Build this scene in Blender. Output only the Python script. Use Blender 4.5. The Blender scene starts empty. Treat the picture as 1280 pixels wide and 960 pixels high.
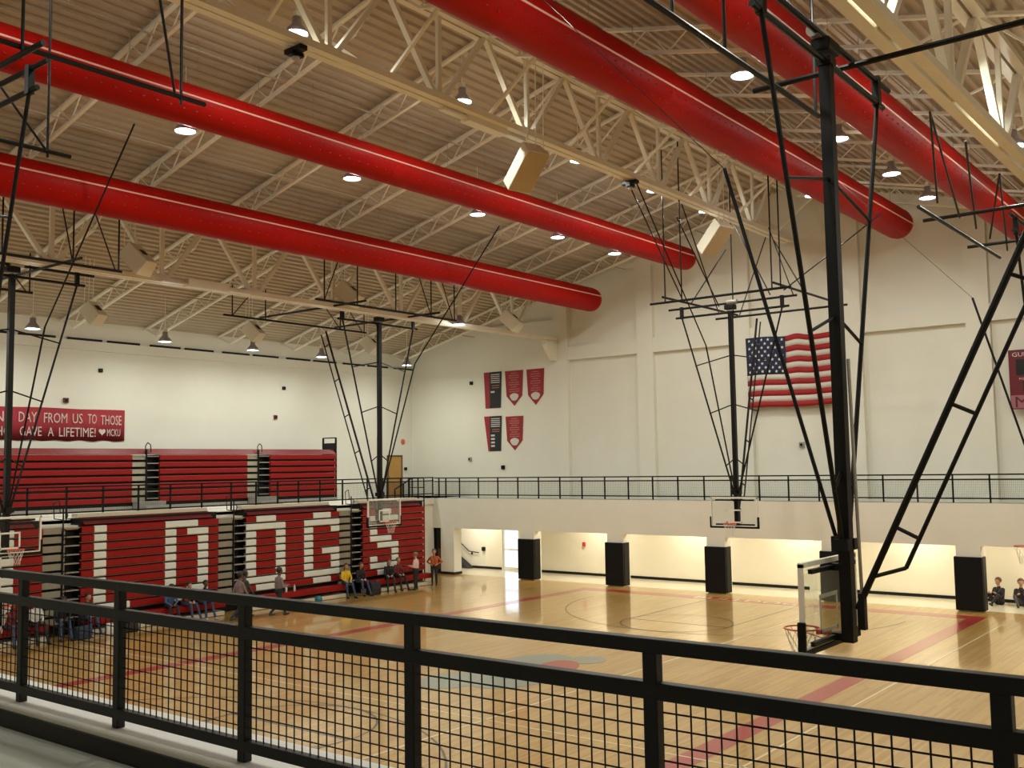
import bpy, bmesh, math, random
import numpy as np
from mathutils import Vector, Matrix
random.seed(7)
S = bpy.context.scene
COL = S.collection
PI = math.pi
# ------------------------------------------------------------------ camera
H = 5.2
yaw, pit, roll = math.radians(38.2), math.radians(4.63), math.radians(-0.888)
fw = Vector((-math.sin(yaw)*math.cos(pit), math.cos(yaw)*math.cos(pit), math.sin(pit)))
rt = fw.cross(Vector((0, 0, 1))).normalized(); up = rt.cross(fw)
cr, sr = math.cos(roll), math.sin(roll)
R_ = cr*rt + sr*up; U_ = -sr*rt + cr*up
cd = bpy.data.cameras.new('camera'); cam = bpy.data.objects.new('camera', cd); COL.objects.link(cam)
m = Matrix((R_, U_, -fw)).transposed().to_4x4(); m.translation = (0, 0, H); cam.matrix_world = m
cd.sensor_width = 36; cd.lens = 1268/1280*36; cd.clip_start = 0.05; cd.clip_end = 300
S.camera = cam
# ------------------------------------------------------------------ world, exposure
w = bpy.data.worlds.new('sky'); S.world = w; w.use_nodes = True
bg = w.node_tree.nodes['Background']; bg.inputs[0].default_value = (0.80, 0.88, 1.0, 1); bg.inputs[1].default_value = 2.8
S.view_settings.view_transform = 'Standard'; S.view_settings.look = 'None'
S.view_settings.exposure = 0.0; S.view_settings.gamma = 1; S.view_settings.use_curve_mapping = False
S.cycles.max_bounces = 8; S.cycles.diffuse_bounces = 5; S.cycles.glossy_bounces = 4; S.cycles.transparent_max_bounces = 12
S.cycles.use_denoising = True; S.cycles.sample_clamp_indirect = 6; S.cycles.caustics_reflective = False; S.cycles.caustics_refractive = False
LAMP_W = 118.0        # watts of each high bay lamp
LAMP_C = (0.96, 1.0, 0.90)
LAMP_P = 45.0         # side glow of each lamp's refractor
HALL_W = 95.0
# ------------------------------------------------------------------ materials
MATS = {}
def srgb(r, g, b):
    f = lambda c: ((c/255+.055)/1.055)**2.4 if c > 10 else c/255/12.92
    return (f(r), f(g), f(b), 1)
def mat(name, col, rough=.5, metal=0, noise=0, nscale=8, bump=0, coat=0, emit=0, emitc=None, spec=.5, bscale=None):
    if name in MATS: return MATS[name]
    M = bpy.data.materials.new(name); M.use_nodes = True; nt = M.node_tree; b = nt.nodes['Principled BSDF']
    if len(col) == 3: col = (*col, 1)
    b.inputs['Base Color'].default_value = col; b.inputs['Roughness'].default_value = rough; b.inputs['Metallic'].default_value = metal
    b.inputs['Specular IOR Level'].default_value = spec
    if coat: b.inputs['Coat Weight'].default_value = coat; b.inputs['Coat Roughness'].default_value = .12
    if emit: b.inputs['Emission Color'].default_value = (*(emitc or col[:3]), 1); b.inputs['Emission Strength'].default_value = emit
    tc = nt.nodes.new('ShaderNodeTexCoord'); n = nt.nodes.new('ShaderNodeTexNoise'); n.inputs['Scale'].default_value = nscale
    n.inputs['Detail'].default_value = 4; nt.links.new(tc.outputs['Object'], n.inputs['Vector'])
    mx = nt.nodes.new('ShaderNodeMix'); mx.data_type = 'RGBA'
    k = noise or .03
    mx.inputs[6].default_value = [c*(1-k) for c in col[:3]]+[1]; mx.inputs[7].default_value = [min(1, c*(1+k)) for c in col[:3]]+[1]
    nt.links.new(n.outputs['Fac'], mx.inputs[0]); nt.links.new(mx.outputs[2], b.inputs['Base Color'])
    if bump:
        bp = nt.nodes.new('ShaderNodeBump'); bp.inputs['Strength'].default_value = bump; bp.inputs['Distance'].default_value = .01
        n2 = nt.nodes.new('ShaderNodeTexNoise'); n2.inputs['Scale'].default_value = bscale or nscale*6
        nt.links.new(tc.outputs['Object'], n2.inputs['Vector']); nt.links.new(n2.outputs['Fac'], bp.inputs['Height']); nt.links.new(bp.outputs['Normal'], b.inputs['Normal'])
    MATS[name] = M; return M
def block_wall(name, col):
    """painted concrete block: faint joints as fine relief and grain"""
    M = mat(name, col, .6, noise=.04, nscale=1.2); nt = M.node_tree; b = nt.nodes['Principled BSDF']
    tc = nt.nodes.new('ShaderNodeTexCoord'); sx = nt.nodes.new('ShaderNodeSeparateXYZ'); ad = nt.nodes.new('ShaderNodeMath'); cb = nt.nodes.new('ShaderNodeCombineXYZ')
    nt.links.new(tc.outputs['Object'], sx.inputs[0]); nt.links.new(sx.outputs[0], ad.inputs[0]); nt.links.new(sx.outputs[1], ad.inputs[1])
    nt.links.new(ad.outputs[0], cb.inputs[0]); nt.links.new(sx.outputs[2], cb.inputs[1])
    br = nt.nodes.new('ShaderNodeTexBrick'); br.inputs['Scale'].default_value = 1; br.inputs['Brick Width'].default_value = .41; br.inputs['Row Height'].default_value = .205
    br.inputs['Mortar Size'].default_value = .008; br.inputs['Color1'].default_value = (1, 1, 1, 1); br.inputs['Color2'].default_value = (.94, .94, .94, 1); br.inputs['Mortar'].default_value = (.8, .8, .8, 1)
    nt.links.new(cb.outputs[0], br.inputs['Vector'])
    bp = nt.nodes.new('ShaderNodeBump'); bp.inputs['Strength'].default_value = .25; bp.inputs['Distance'].default_value = .004
    nt.links.new(br.outputs['Color'], bp.inputs['Height']); nt.links.new(bp.outputs[0], b.inputs['Normal'])
    return M
def wood_floor():
    M = bpy.data.materials.new('maple_floor'); M.use_nodes = True; nt = M.node_tree; b = nt.nodes['Principled BSDF']; L = nt.links.new
    tc = nt.nodes.new('ShaderNodeTexCoord'); mp = nt.nodes.new('ShaderNodeMapping'); mp.inputs['Rotation'].default_value = (0, 0, PI/2)
    L(tc.outputs['Object'], mp.inputs[0])
    br = nt.nodes.new('ShaderNodeTexBrick'); br.inputs['Scale'].default_value = 1; br.inputs['Brick Width'].default_value = 1.9; br.inputs['Row Height'].default_value = .07
    br.inputs['Mortar Size'].default_value = .002; br.inputs['Bias'].default_value = 0
    br.inputs['Color1'].default_value = (.43, .235, .055, 1); br.inputs['Color2'].default_value = (.56, .34, .09, 1); br.inputs['Mortar'].default_value = (.33, .18, .07, 1)
    L(mp.outputs[0], br.inputs['Vector'])
    n = nt.nodes.new('ShaderNodeTexNoise'); n.inputs['Scale'].default_value = .35; n.inputs['Detail'].default_value = 5; L(tc.outputs['Object'], n.inputs['Vector'])
    mx = nt.nodes.new('ShaderNodeMix'); mx.data_type = 'RGBA'; mx.blend_type = 'MULTIPLY'; mx.inputs[0].default_value = .35
    cr_ = nt.nodes.new('ShaderNodeValToRGB'); cr_.color_ramp.elements[0].color = (.75, .7, .62, 1); cr_.color_ramp.elements[1].color = (1.1, 1.08, 1.05, 1)
    L(n.outputs['Fac'], cr_.inputs[0]); L(br.outputs['Color'], mx.inputs[6]); L(cr_.outputs[0], mx.inputs[7]); L(mx.outputs[2], b.inputs['Base Color'])
    b.inputs['Roughness'].default_value = .32; b.inputs['Coat Weight'].default_value = .7; b.inputs['Coat Roughness'].default_value = .07; b.inputs['Coat IOR'].default_value = 1.5
    n3 = nt.nodes.new('ShaderNodeTexNoise'); n3.inputs['Scale'].default_value = .8; L(tc.outputs['Object'], n3.inputs['Vector'])
    bp = nt.nodes.new('ShaderNodeBump'); bp.inputs['Strength'].default_value = .03; bp.inputs['Distance'].default_value = .02; L(n3.outputs['Fac'], bp.inputs['Height']); L(bp.outputs[0], b.inputs['Coat Normal'])
    return M
def glass_mat():
    M = bpy.data.materials.new('clear_glass'); M.use_nodes = True; nt = M.node_tree; nt.nodes.remove(nt.nodes['Principled BSDF']); out = nt.nodes['Material Output']
    t = nt.nodes.new('ShaderNodeBsdfTransparent'); t.inputs[0].default_value = (.96, .98, .97, 1); g = nt.nodes.new('ShaderNodeBsdfGlossy'); g.inputs['Roughness'].default_value = .03
    fr = nt.nodes.new('ShaderNodeFresnel'); fr.inputs[0].default_value = 1.45; mx = nt.nodes.new('ShaderNodeMixShader')
    ml = nt.nodes.new('ShaderNodeMath'); ml.operation = 'MULTIPLY'; ml.inputs[1].default_value = .35; nt.links.new(fr.outputs[0], ml.inputs[0]); nt.links.new(ml.outputs[0], mx.inputs[0]); nt.links.new(t.outputs[0], mx.inputs[1]); nt.links.new(g.outputs[0], mx.inputs[2]); nt.links.new(mx.outputs[0], out.inputs[0])
    return M
CREAM = block_wall('cream_block_wall', (.77, .75, .66))
CREAM2 = mat('cream_plaster', (.77, .75, .655), .6, noise=.03, nscale=.7)
HALLW = block_wall('hall_block_wall', (.80, .755, .63))
DECK = mat('cream_roof_deck', (.47, .385, .285), .55, noise=.05, nscale=.6)
STEEL = mat('cream_painted_steel', (.82, .77, .65), .45, noise=.05, nscale=2)
WHITE = mat('white_painted_metal', (.80, .78, .70), .45, noise=.04)
BLACK = mat('black_painted_steel', (.006, .006, .0055), .45, noise=.2, nscale=5, spec=.25)
RAILBLK = mat('dark_rail_paint', (.0055, .0056, .005), .42, spec=.3, noise=.25, nscale=9, bump=.08, bscale=60)
PADBLK = mat('black_vinyl_pad', (.005, .005, .005), .5, noise=.15, spec=.2)
RED = mat('red_bleacher_plastic', (.26, .0065, .006), .45, noise=.08, nscale=3, spec=.25)
REDDK = mat('dark_red_bleacher_deck', (.15, .007, .008), .5, noise=.08, nscale=3)
WHT = mat('white_bleacher_plastic', (.72, .75, .70), .42, noise=.05, nscale=3)
AISLE = mat('grey_beige_aisle_step', (.27, .245, .185), .6, noise=.15, nscale=6)
GREYMET = mat('grey_galvanised_metal', (.36, .35, .32), .4, .4, noise=.1)
CREAMDK = mat('cream_bleacher_deck', (.66, .60, .47), .5, noise=.06)
DUCT = mat('red_duct_fabric', (.37, .005, .003), .5, noise=.07, nscale=1.5, spec=.12)
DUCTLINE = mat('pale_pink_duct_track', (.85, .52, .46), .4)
LINE_R = mat('red_court_paint', (.36, .028, .022), .32, noise=.06, coat=.6)
LINE_W = mat('white_court_paint', (.72, .58, .36), .32, coat=.6)
LINE_K = mat('black_court_paint', (.03, .022, .015), .32, coat=.6)
EMB_G = mat('grey_green_court_paint', (.22, .24, .19), .32, noise=.15, coat=.6)
GLASS = glass_mat()
RIMO = mat('orange_rim_paint', (.62, .085, .03), .4)
NET = mat('white_net_cord', (.75, .72, .66), .8)
CHROME = mat('steel_cable', (.42, .40, .36), .35, .6)
LAMPM = mat('aluminium_lamp_shade', (.42, .42, .52), .3, .7)
LAMPE = mat('glowing_lamp_lens', (1, 1, 1), .5, emit=14, emitc=(1, .97, .93))
SPK = mat('cream_speaker_box', (.74, .68, .55), .6, noise=.04)
SPKG = mat('beige_speaker_grille', (.50, .38, .21), .7, noise=.1, nscale=40)
DOORW = mat('honey_wood_door', (.50, .27, .07), .45, noise=.12, nscale=3)
DARKW = mat('dark_brown_door', (.12, .035, .015), .5, noise=.2)
TILE = mat('cream_hall_floor', (.72, .66, .50), .25, noise=.04, nscale=2, coat=.4)
GREYFL = mat('grey_balcony_floor', (.46, .48, .42), .4, noise=.06, nscale=3)
CURB = mat('white_painted_curb', (.82, .80, .75), .5, noise=.06)
# ------------------------------------------------------------------ mesh builder
class MB:
    def __init__(s): s.v = []; s.f = []
    def add(s, vs, fs):
        o = len(s.v); s.v += [tuple(x) for x in vs]; s.f += [tuple(i+o for i in f) for f in fs]; return s
    def box(s, x0, x1, y0, y1, z0, z1):
        return s.add([(x0,y0,z0),(x1,y0,z0),(x1,y1,z0),(x0,y1,z0),(x0,y0,z1),(x1,y0,z1),(x1,y1,z1),(x0,y1,z1)],
                     [(0,3,2,1),(4,5,6,7),(0,1,5,4),(1,2,6,5),(2,3,7,6),(3,0,4,7)])
    def bar(s, a, b, wd, hd=None, n=0, upv=(0,0,1)):
        """square bar (n=0) or n-gon tube between points; wd = full width / diameter"""
        a = Vector(a); b = Vector(b); d = b-a
        if d.length < 1e-6: return s
        d.normalize(); u = Vector(upv)
        if abs(d.dot(u)) > .98: u = Vector((0,1,0)) if abs(d.y) < .9 else Vector((1,0,0))
        x = d.cross(u).normalized(); y = x.cross(d).normalized()
        hd = hd or wd
        if n == 0: ring = [(-wd/2,-hd/2),(wd/2,-hd/2),(wd/2,hd/2),(-wd/2,hd/2)]
        else: ring = [(wd/2*math.cos(2*PI*i/n), wd/2*math.sin(2*PI*i/n)) for i in range(n)]
        k = len(ring); vs = [a+x*p+y*q for p,q in ring]+[b+x*p+y*q for p,q in ring]
        fs = [(i,(i+1)%k,k+(i+1)%k,k+i) for i in range(k)]+[tuple(range(k-1,-1,-1)), tuple(range(k,2*k))]
        return s.add(vs, fs)
    def path(s, pts, wd, n=8):
        for a, b in zip(pts, pts[1:]): s.bar(a, b, wd, n=n)
        return s
    def lathe(s, prof, n=20, M=None):
        vs = []; 
        for r, z in prof:
            for i in range(n):
                p = Vector((r*math.cos(2*PI*i/n), r*math.sin(2*PI*i/n), z)); vs.append(M @ p if M else p)
        fs = []
        for j in range(len(prof)-1):
            for i in range(n): fs.append((j*n+i, j*n+(i+1)%n, (j+1)*n+(i+1)%n, (j+1)*n+i))
        return s.add(vs, fs)
    def torus(s, c, R, r, n=28, k=8):
        vs = []; fs = []
        for i in range(n):
            a = 2*PI*i/n
            for j in range(k):
                t = 2*PI*j/k; q = R+r*math.cos(t); vs.append((c[0]+q*math.cos(a), c[1]+q*math.sin(a), c[2]+r*math.sin(t)))
        for i in range(n):
            for j in range(k): fs.append((i*k+j, ((i+1)%n)*k+j, ((i+1)%n)*k+(j+1)%k, i*k+(j+1)%k))
        return s.add(vs, fs)
    def prism(s, poly, f0, f1):
        """poly: 2-D outline; f0,f1 map (p,q)->3-D for both faces"""
        k = len(poly); vs = [f0(*p) for p in poly]+[f1(*p) for p in poly]
        return s.add(vs, [tuple(range(k)), tuple(range(2*k-1,k-1,-1))]+[(i,k+i,k+(i+1)%k,(i+1)%k) for i in range(k)])
    def mesh(s, name):
        me = bpy.data.meshes.new(name); me.from_pydata(s.v, [], s.f)
        bm = bmesh.new(); bm.from_mesh(me); bmesh.ops.recalc_face_normals(bm, faces=bm.faces); bm.to_mesh(me); bm.free(); me.update(); return me
    def build(s, name, material, parent=None, smooth=False, bevel=0):
        me = s.mesh(name); return obj(name, me, material, parent, smooth, bevel)
def obj(name, me, material, parent=None, smooth=False, bevel=0):
    o = bpy.data.objects.new(name, me); COL.objects.link(o)
    if material is not None and len(me.materials) == 0: me.materials.append(material)
    if parent is not None: o.parent = parent
    if smooth:
        for p in me.polygons: p.use_smooth = True
    if bevel:
        md = o.modifiers.new('bevel', 'BEVEL'); md.width = bevel; md.segments = 2; md.limit_method = 'ANGLE'
    return o
def tag(o, label, cat, group=None):
    o['label'] = label; o['category'] = cat
    if group: o['group'] = group
    return o
def thing(name, label, cat, loc=(0,0,0), rz=0, group=None):
    o = bpy.data.objects.new(name, None); COL.objects.link(o); o.location = loc; o.rotation_euler = (0,0,rz); o.empty_display_size = .2
    return tag(o, label, cat, group)
def struct(o): o['kind'] = 'structure'; return o
def B(*a): return MB().box(*a)
def text_mesh(txt, size, M, ext=.004, sx=1.0, align='LEFT'):
    c = bpy.data.curves.new('lettering', 'FONT'); c.body = txt; c.size = size; c.extrude = ext; c.align_x = align; c.resolution_u = 2
    o = bpy.data.objects.new('lettering_tmp', c); COL.objects.link(o); bpy.context.view_layer.update()
    me = bpy.data.meshes.new_from_object(o.evaluated_get(bpy.context.evaluated_depsgraph_get()))
    bpy.data.objects.remove(o); bpy.data.curves.remove(c)
    me.transform(M @ Matrix.Diagonal((sx, 1, 1, 1))); return me
ML = lambda p: Matrix(((0,0,1,p[0]),(1,0,0,p[1]),(0,1,0,p[2]),(0,0,0,1)))      # text on a wall that faces +X
MFAR = lambda p: Matrix(((1,0,0,p[0]),(0,0,-1,p[1]),(0,1,0,p[2]),(0,0,0,1)))   # text on a wall that faces -Y
MFL = lambda p: Matrix(((1,0,0,p[0]),(0,1,0,p[1]),(0,0,1,p[2]),(0,0,0,1)))
# ------------------------------------------------------------------ room dimensions
XL, XR, YN, YF = -38.7, 5.2, -7.0, 40.3
XRIDGE, ZRIDGE, SLOPE = -16.7, 16.8, .25
roof = lambda x: ZRIDGE - SLOPE*abs(x-XRIDGE)
ZB = 3.69; YB = 37.3; XB = -32.3
# ------------------------------------------------------------------ setting
fl = struct(B(XL-.3, XR, YN, 37.6, -.3, 0).build('floor', wood_floor()))
struct(B(XL-.3, XR, 37.6, YF+.2, -.3, .001).build('floor_hall', TILE))
def line_poly(poly, m_, z, name='court_line', parent=fl):
    o = MB().prism(poly, lambda p,q: (p,q,-.01), lambda p,q: (p,q,z)).build(name, m_, parent); return o
def rect(x0,x1,y0,y1,m_,z=.003,name='court_line'): return line_poly([(x0,y0),(x1,y0),(x1,y1),(x0,y1)], m_, z, name)
def arc(cx, cy, r, a0, a1, wd, m_, z=.004, n=36):
    b = MB()
    for i in range(n):
        t0 = a0+(a1-a0)*i/n; t1 = a0+(a1-a0)*(i+1)/n
        P = lambda rr,t,zz: (cx+rr*math.cos(t), cy+rr*math.sin(t), zz)
        b.add([P(r-wd/2,t0,z),P(r+wd/2,t0,z),P(r+wd/2,t1,z),P(r-wd/2,t1,z)], [(0,1,2,3)])
    return b.build('court_line', m_, fl)
CX, Y1 = -16.75, 35.6
rect(-9.25,-8.75,7.2,36.25,LINE_R); rect(-24.75,-24.25,7.2,36.25,LINE_R)
rect(-24.25,-9.25,35.55,36.25,LINE_R); rect(-24.25,-9.25,7.2,7.9,LINE_R)
for s_, yb in ((-1,Y1),(1,7.9)):
    ft = yb+s_*5.8
    arc(CX, ft, 1.83, 0, 2*PI, .05, LINE_K); rect(CX-1.83,CX-1.78,min(yb,ft),max(yb,ft),LINE_K); rect(CX+1.78,CX+1.83,min(yb,ft),max(yb,ft),LINE_K); rect(CX-1.83,CX+1.83,ft-.025,ft+.025,LINE_K)
    hp = yb+s_*1.6
    arc(CX, hp, 6.05, (PI if s_<0 else 0), (2*PI if s_<0 else PI), .05, LINE_K)
for x_ in (-13.75,-8.02): rect(x_-.03,x_+.03,9,34.9,LINE_W,.0045)
for y_ in (16.4,): rect(-30,-4.5,y_-.025,y_+.025,LINE_W,.0045)
# emblem at centre court: plain painted patches
def ell(cx,cy,a,b,rot,m_,z,n=28,name='court_emblem'):
    pts=[(cx+a*math.cos(t)*math.cos(rot)-b*math.sin(t)*math.sin(rot), cy+a*math.cos(t)*math.sin(rot)+b*math.sin(t)*math.cos(rot)) for t in [2*PI*i/n for i in range(n)]]
    return line_poly(pts, m_, z, name)
ell(-16.2,20.9,1.2,2.3,.25,EMB_G,.005); ell(-16.9,18.9,.75,.95,.2,EMB_G,.0051); ell(-15.7,21.6,.55,1.0,.3,LINE_R,.0062); ell(-15.6,22.9,.5,.55,0,EMB_G,.0053)
tb = text_mesh('BULLDOGS', .75, MFL((CX-2.6,35.65,.0038)), .002, 1.25); obj('court_lettering', tb, LINE_W, fl)
# roof deck: corrugated, ribs run along Y
def deck(side):
    b = MB(); pitch = .30; y0, y1 = YN, YF+.3; n = int((abs((XL if side<0 else XR)-XRIDGE)+.6)/pitch)
    xs = []
    for i in range(n+1):
        x = i*pitch
        xs += [(x,0),(x+.13,0),(x+.16,.075),(x+.27,.075)]
    vs=[]; 
    for d,h in xs:
        X = XRIDGE+side*d; Z = ZRIDGE-SLOPE*d+h
        vs += [(X,y0,Z),(X,y1,Z)]
    fs=[(2*i,2*i+1,2*i+3,2*i+2) for i in range(len(xs)-1)]
    b.add(vs,fs); return b
ceil_l = struct(deck(-1).build('ceiling', DECK)); ceil_r = struct(deck(1).build('ceiling_right', DECK))
struct(MB().prism([(XL-1,roof(XL)-.05),(XRIDGE,ZRIDGE+.2),(XR+1,roof(XR)+.2-.25),(XR+1,roof(XR)+.6),(XRIDGE,ZRIDGE+.7),(XL-1,roof(XL)+.6)], lambda p,q:(p,YN-.4,q+.16), lambda p,q:(p,YF+.8,q+.16)).build('ceiling_top', DECK))
# walls
struct(B(XL-.3,XL,YN,YF+.6,ZB-.3,roof(XL)+.4).build('wall_left', CREAM))
struct(B(XL,XL+.16,YN,YF,10.12,10.5).build('trim_1', CREAM2))
for i_ in range(9):
    y_ = 14.83+3.66*(i_-1)+1.83
    struct(B(XL,XL+.1,y_+.25,y_+1.7,10.50,10.60).build('trim_eave_slot', BLACK)); struct(B(XL,XL+.1,y_+1.95,y_+3.4,10.50,10.60).build('trim_eave_slot', BLACK))
struct(B(-34.8,-34.5,YN,37.4,0,ZB).build('wall_left_lower', CREAM))
gable = [(XL-.3,ZB-.3),(XR+.3,ZB-.3),(XR+.3,roof(XR)+.35),(XRIDGE,ZRIDGE+.35),(XL-.3,roof(XL)+.35)]
wf = struct(MB().prism(gable, lambda p,q:(p,YF+.15,q), lambda p,q:(p,YF+.45,q)).build('wall_far', CREAM))
# flush part of the far wall, pilasters and header above the recessed bays
B(XL,-28.5,YF-.05,YF+.16,ZB,roof(-30)-.5-.6).build('wall_flush_face', CREAM2, wf)
PX = [-28.62+4.77*k for k in range(7)]
for k,px in enumerate(PX):
    MB().prism([(px-.42+.0,ZB),(px+.42,ZB),(px+.42,roof(px+.42)-.05),(px-.42,roof(px-.42)-.05)], lambda p,q:(p,YF-.1,q), lambda p,q:(p,YF+.16,q)).build('pilaster', CREAM2, wf)
    if k < 6: B(px+.42,px+4.35,YF-.06,YF+.16,10.3,10.95).build('header', CREAM2, wf)
struct(B(XR,XR+.3,YN,YF+.5,0,roof(XR)+.5).build('wall_right', CREAM))
struct(MB().prism([(XL-.3,0)]+[(XR+.3,0)]+gable[2:], lambda p,q:(p,YN-.3,q), lambda p,q:(p,YN,q)).build('wall_near', CREAM))
# hall behind the pillars: back wall with the daylight door opening (X -32.5..-31.45)
DX0, DX1 = -32.5, -31.45
wb = struct(B(DX1,XR,YF+.0,YF+.2,0,ZB-.3).build('wall_hall_back', HALLW))
B(XL,DX0,YF,YF+.2,0,ZB-.3).build('wall_hall_back_left', HALLW, wb); B(DX0,DX1,YF,YF+.2,2.15,ZB-.3).build('wall_door_head', HALLW, wb)
for px in (-26.1,-16.4): B(px,px+.9,YF-.12,YF+.01,0,ZB-.3).build('hall_pilaster', HALLW, wb)
struct(B(DX1+.05,XR,YF-.02,YF+.01,0,.12).build('baseboard_far', BLACK)); struct(B(-34.5,DX0-.05,YF-.02,YF+.01,0,.12).build('baseboard_far_left', BLACK))
struct(B(-40,-38.7,YF-.3,YF+.2,0,ZB).build('wall_hall_end', HALLW))
struct(B(XL-.3,XL,34,YF+.5,0,ZB).build('wall_hall_left', HALLW))
# daylight door
dr = struct(B(DX0,DX0+.07,YF+.05,YF+.13,0,2.15).build('door_1', WHITE)); 
for bx in (B(DX1-.07,DX1,YF+.05,YF+.13,0,2.15), B(DX0+.07,DX1-.07,YF+.05,YF+.13,2.05,2.15), B(DX0+.07,DX1-.07,YF+.06,YF+.12,0,.14), B(DX0+.07,DX1-.07,YF+.06,YF+.12,.98,1.06)): bx.build('door_rail', WHITE, dr)
B(DX0+.07,DX1-.07,YF+.085,YF+.095,.14,.98).build('pane', GLASS, dr); B(DX0+.07,DX1-.07,YF+.085,YF+.095,1.06,2.05).build('pane', GLASS, dr)
struct(B(-60,30,YF+.5,YF+40,-.3,-.05).build('ground_outside', mat('pale_concrete', (.6,.58,.54), .8)))
# balcony slabs
struct(B(XL,XB,YN,33.75,ZB-.3,ZB).build('floor_balcony_left', CREAM2)); struct(B(XL,-34.4,33.75,YF,ZB-.3,ZB).build('floor_balcony_corner', CREAM2))
bf = struct(B(XL,XR,YB+.02,YF,ZB-.3,ZB).build('floor_balcony_far', GREYFL))
# far balcony front face (beam) with pillars
wbm = struct(B(-34.5,XR,YB,YB+.4,2.23,ZB).build('wall_balcony_face', CREAM))
PADX = [-28.62+4.77*k for k in range(6)]
for k,px in enumerate(PADX):
    B(px-.4,px+.4,YB,YB+.55,0,2.23).build('pillar', CREAM, wbm)
B(-33.95,-33.1,YB,YB+.55,0,2.23).build('pillar', CREAM, wbm); B(-33.97,-33.08,YB-.02,YB+.57,0,.12).build('pillar_base', BLACK, wbm)
ORD = ['nearest the daylight door','second from the daylight door','below the far hoop','behind the near hoop mast','beside the two people on the floor','at the far right']
for k,px in enumerate(PADX[:5]):
    t = thing('pillar_pad', 'black vinyl safety pad wrapped round pillar '+ORD[k], 'pad', (px,YB,0), 0, 'black pillar pads')
    B(-.46,.46,-.12,-.02,.04,1.86).build('front_panel', PADBLK, t, bevel=.03)
    for s_ in (-1,1): B(s_*.44-.03,s_*.44+.03,-.02,.4,.04,1.86).build('side_panel', PADBLK, t, bevel=.02)
# opening beside the corner column: shade inside drawn as a black panel
dd = struct(B(-34.8,-33.95,YB+.18,YB+.26,0,2.24).build('doorway_shade', BLACK)); B(-34.3,-34.0,YB+.15,YB+.18,.2,1.2).build('door_panel', DARKW, dd) 
# near balcony with curb
struct(B(XL,XR,YN,2.72,ZB-.3,3.83).build('floor_balcony_near', GREYFL))
cb = struct(B(XL,XR,2.72,3.12,ZB-.3,3.95).build('trim_curb', CURB, bevel=.012))
struct(B(XL,XR,2.705,2.72,3.83,3.918).build('baseboard_near', BLACK))
# ------------------------------------------------------------------ joists (parts of the ceiling) and bridging
T1X, T2X, T3X = -28.9, -16.75, -4.6
def joist_mb(xa, xb, flip=False):
    b = MB(); za, zb = roof(xa)-.05, roof(xb)-.05; L = xb-xa; D = .62
    at = lambda t, d: (xa+L*t, 0, za+(zb-za)*t-d)
    b.bar(at(0,.05), at(1,.05), .13, .07)
    i0, i1 = .09, .91
    b.bar(at(i0,D), at(i1,D), .10, .07); b.bar(at(0.01,.08), at(i0,D), .05); b.bar(at(.99,.08), at(i1,D), .05)
    n = max(4,int(round(abs(L)*(i1-i0)/1.15)))
    for k in range(n):
        t0 = i0+(i1-i0)*k/n; tm = i0+(i1-i0)*(k+.5)/n; t1 = i0+(i1-i0)*(k+1)/n
        b.bar(at(t0,D),at(tm,.07),.03); b.bar(at(tm,.07),at(t1,D),.03)
    return b
def mirror_joist(xa,xb): return joist_mb(xa,xb)
bays = [(XL+.05,T1X,ceil_l),(T1X,T2X,ceil_l),(T2X,T3X,ceil_r),(T3X,XR,ceil_r)]
for xa,xb,par in bays:
    me = None
    for k in range(-4,8):
        y = 14.83+1.83+3.66*k
        if y > 40 or y < -2: continue
        if me is None: me = joist_mb(xa,xb).mesh('joist'); me.materials.append(STEEL)
        o = bpy.data.objects.new('joist', me); COL.objects.link(o); o.parent = par; o.location = (0,y,0)
    for t in ((.36,.7) if xb-xa > 10.5 else (.5,)):
        x = xa+(xb-xa)*t; MB().bar((x,YN,roof(x)-.64),(x,39.8,roof(x)-.64),.04).build('bridging', DECK, par)
# ------------------------------------------------------------------ trusses
def truss(x, zb, zt, label):
    t = thing('roof_truss', label, 'truss', (x,0,0)); y0, y1 = -3.5, 40.1
    for s_ in (-1,1):
        MB().bar((s_*.13,y0,zb),(s_*.13,y1,zb),.20,.16).build('bottom_chord', STEEL, t); MB().bar((s_*.13,y0,zt),(s_*.13,y1,zt),.20,.16).build('top_chord', STEEL, t)
    for k in range(-5,8):
        y = 14.83+3.66*k
        if y < -3 or y > 39: continue
        MB().bar((0,y,zb),(0,y,zt),.10,.13).build('vertical', STEEL, t)
        for dy in (-1.83,1.83):
            if y+dy < 40: MB().bar((0,y+dy*.06,zb),(0,y+dy,zt),.15,.12).build('diagonal', STEEL, t)
        B(-.07,.07,y-.22,y+.22,zb-.02,zb+.2).build('gusset', STEEL, t)
        if abs(x-T2X) < 1:
            MB().bar((.05,y+1.83,zb+.02),(1.9,y+1.83,zt-.85),.08).build('kicker_brace', STEEL, t); MB().bar((-.05,y+1.83,zb+.02),(-1.9,y+1.83,zt-.85),.08).build('kicker_brace', STEEL, t)
    return t
truss(T1X, 11.35, roof(T1X)-.12, 'cream steel roof truss on the left, behind the lowest red duct')
truss(T2X, 14.42, ZRIDGE-.12, 'cream steel ridge truss carrying the large speakers')
truss(T3X, 11.55, roof(T3X)-.12, 'cream steel roof truss at the upper right')
# wall bracket under the left truss end
tag(MB().prism([(0,0),(.9,0),(.9,-.2),(.2,-.95),(0,-.95)], lambda p,q:(T1X-.15,YF-.12-p,11.25+q), lambda p,q:(T1X+.15,YF-.12-p,11.25+q)).build('truss_bracket', STEEL), 'cream triangular bracket under the left truss end on far wall', 'bracket')
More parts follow.
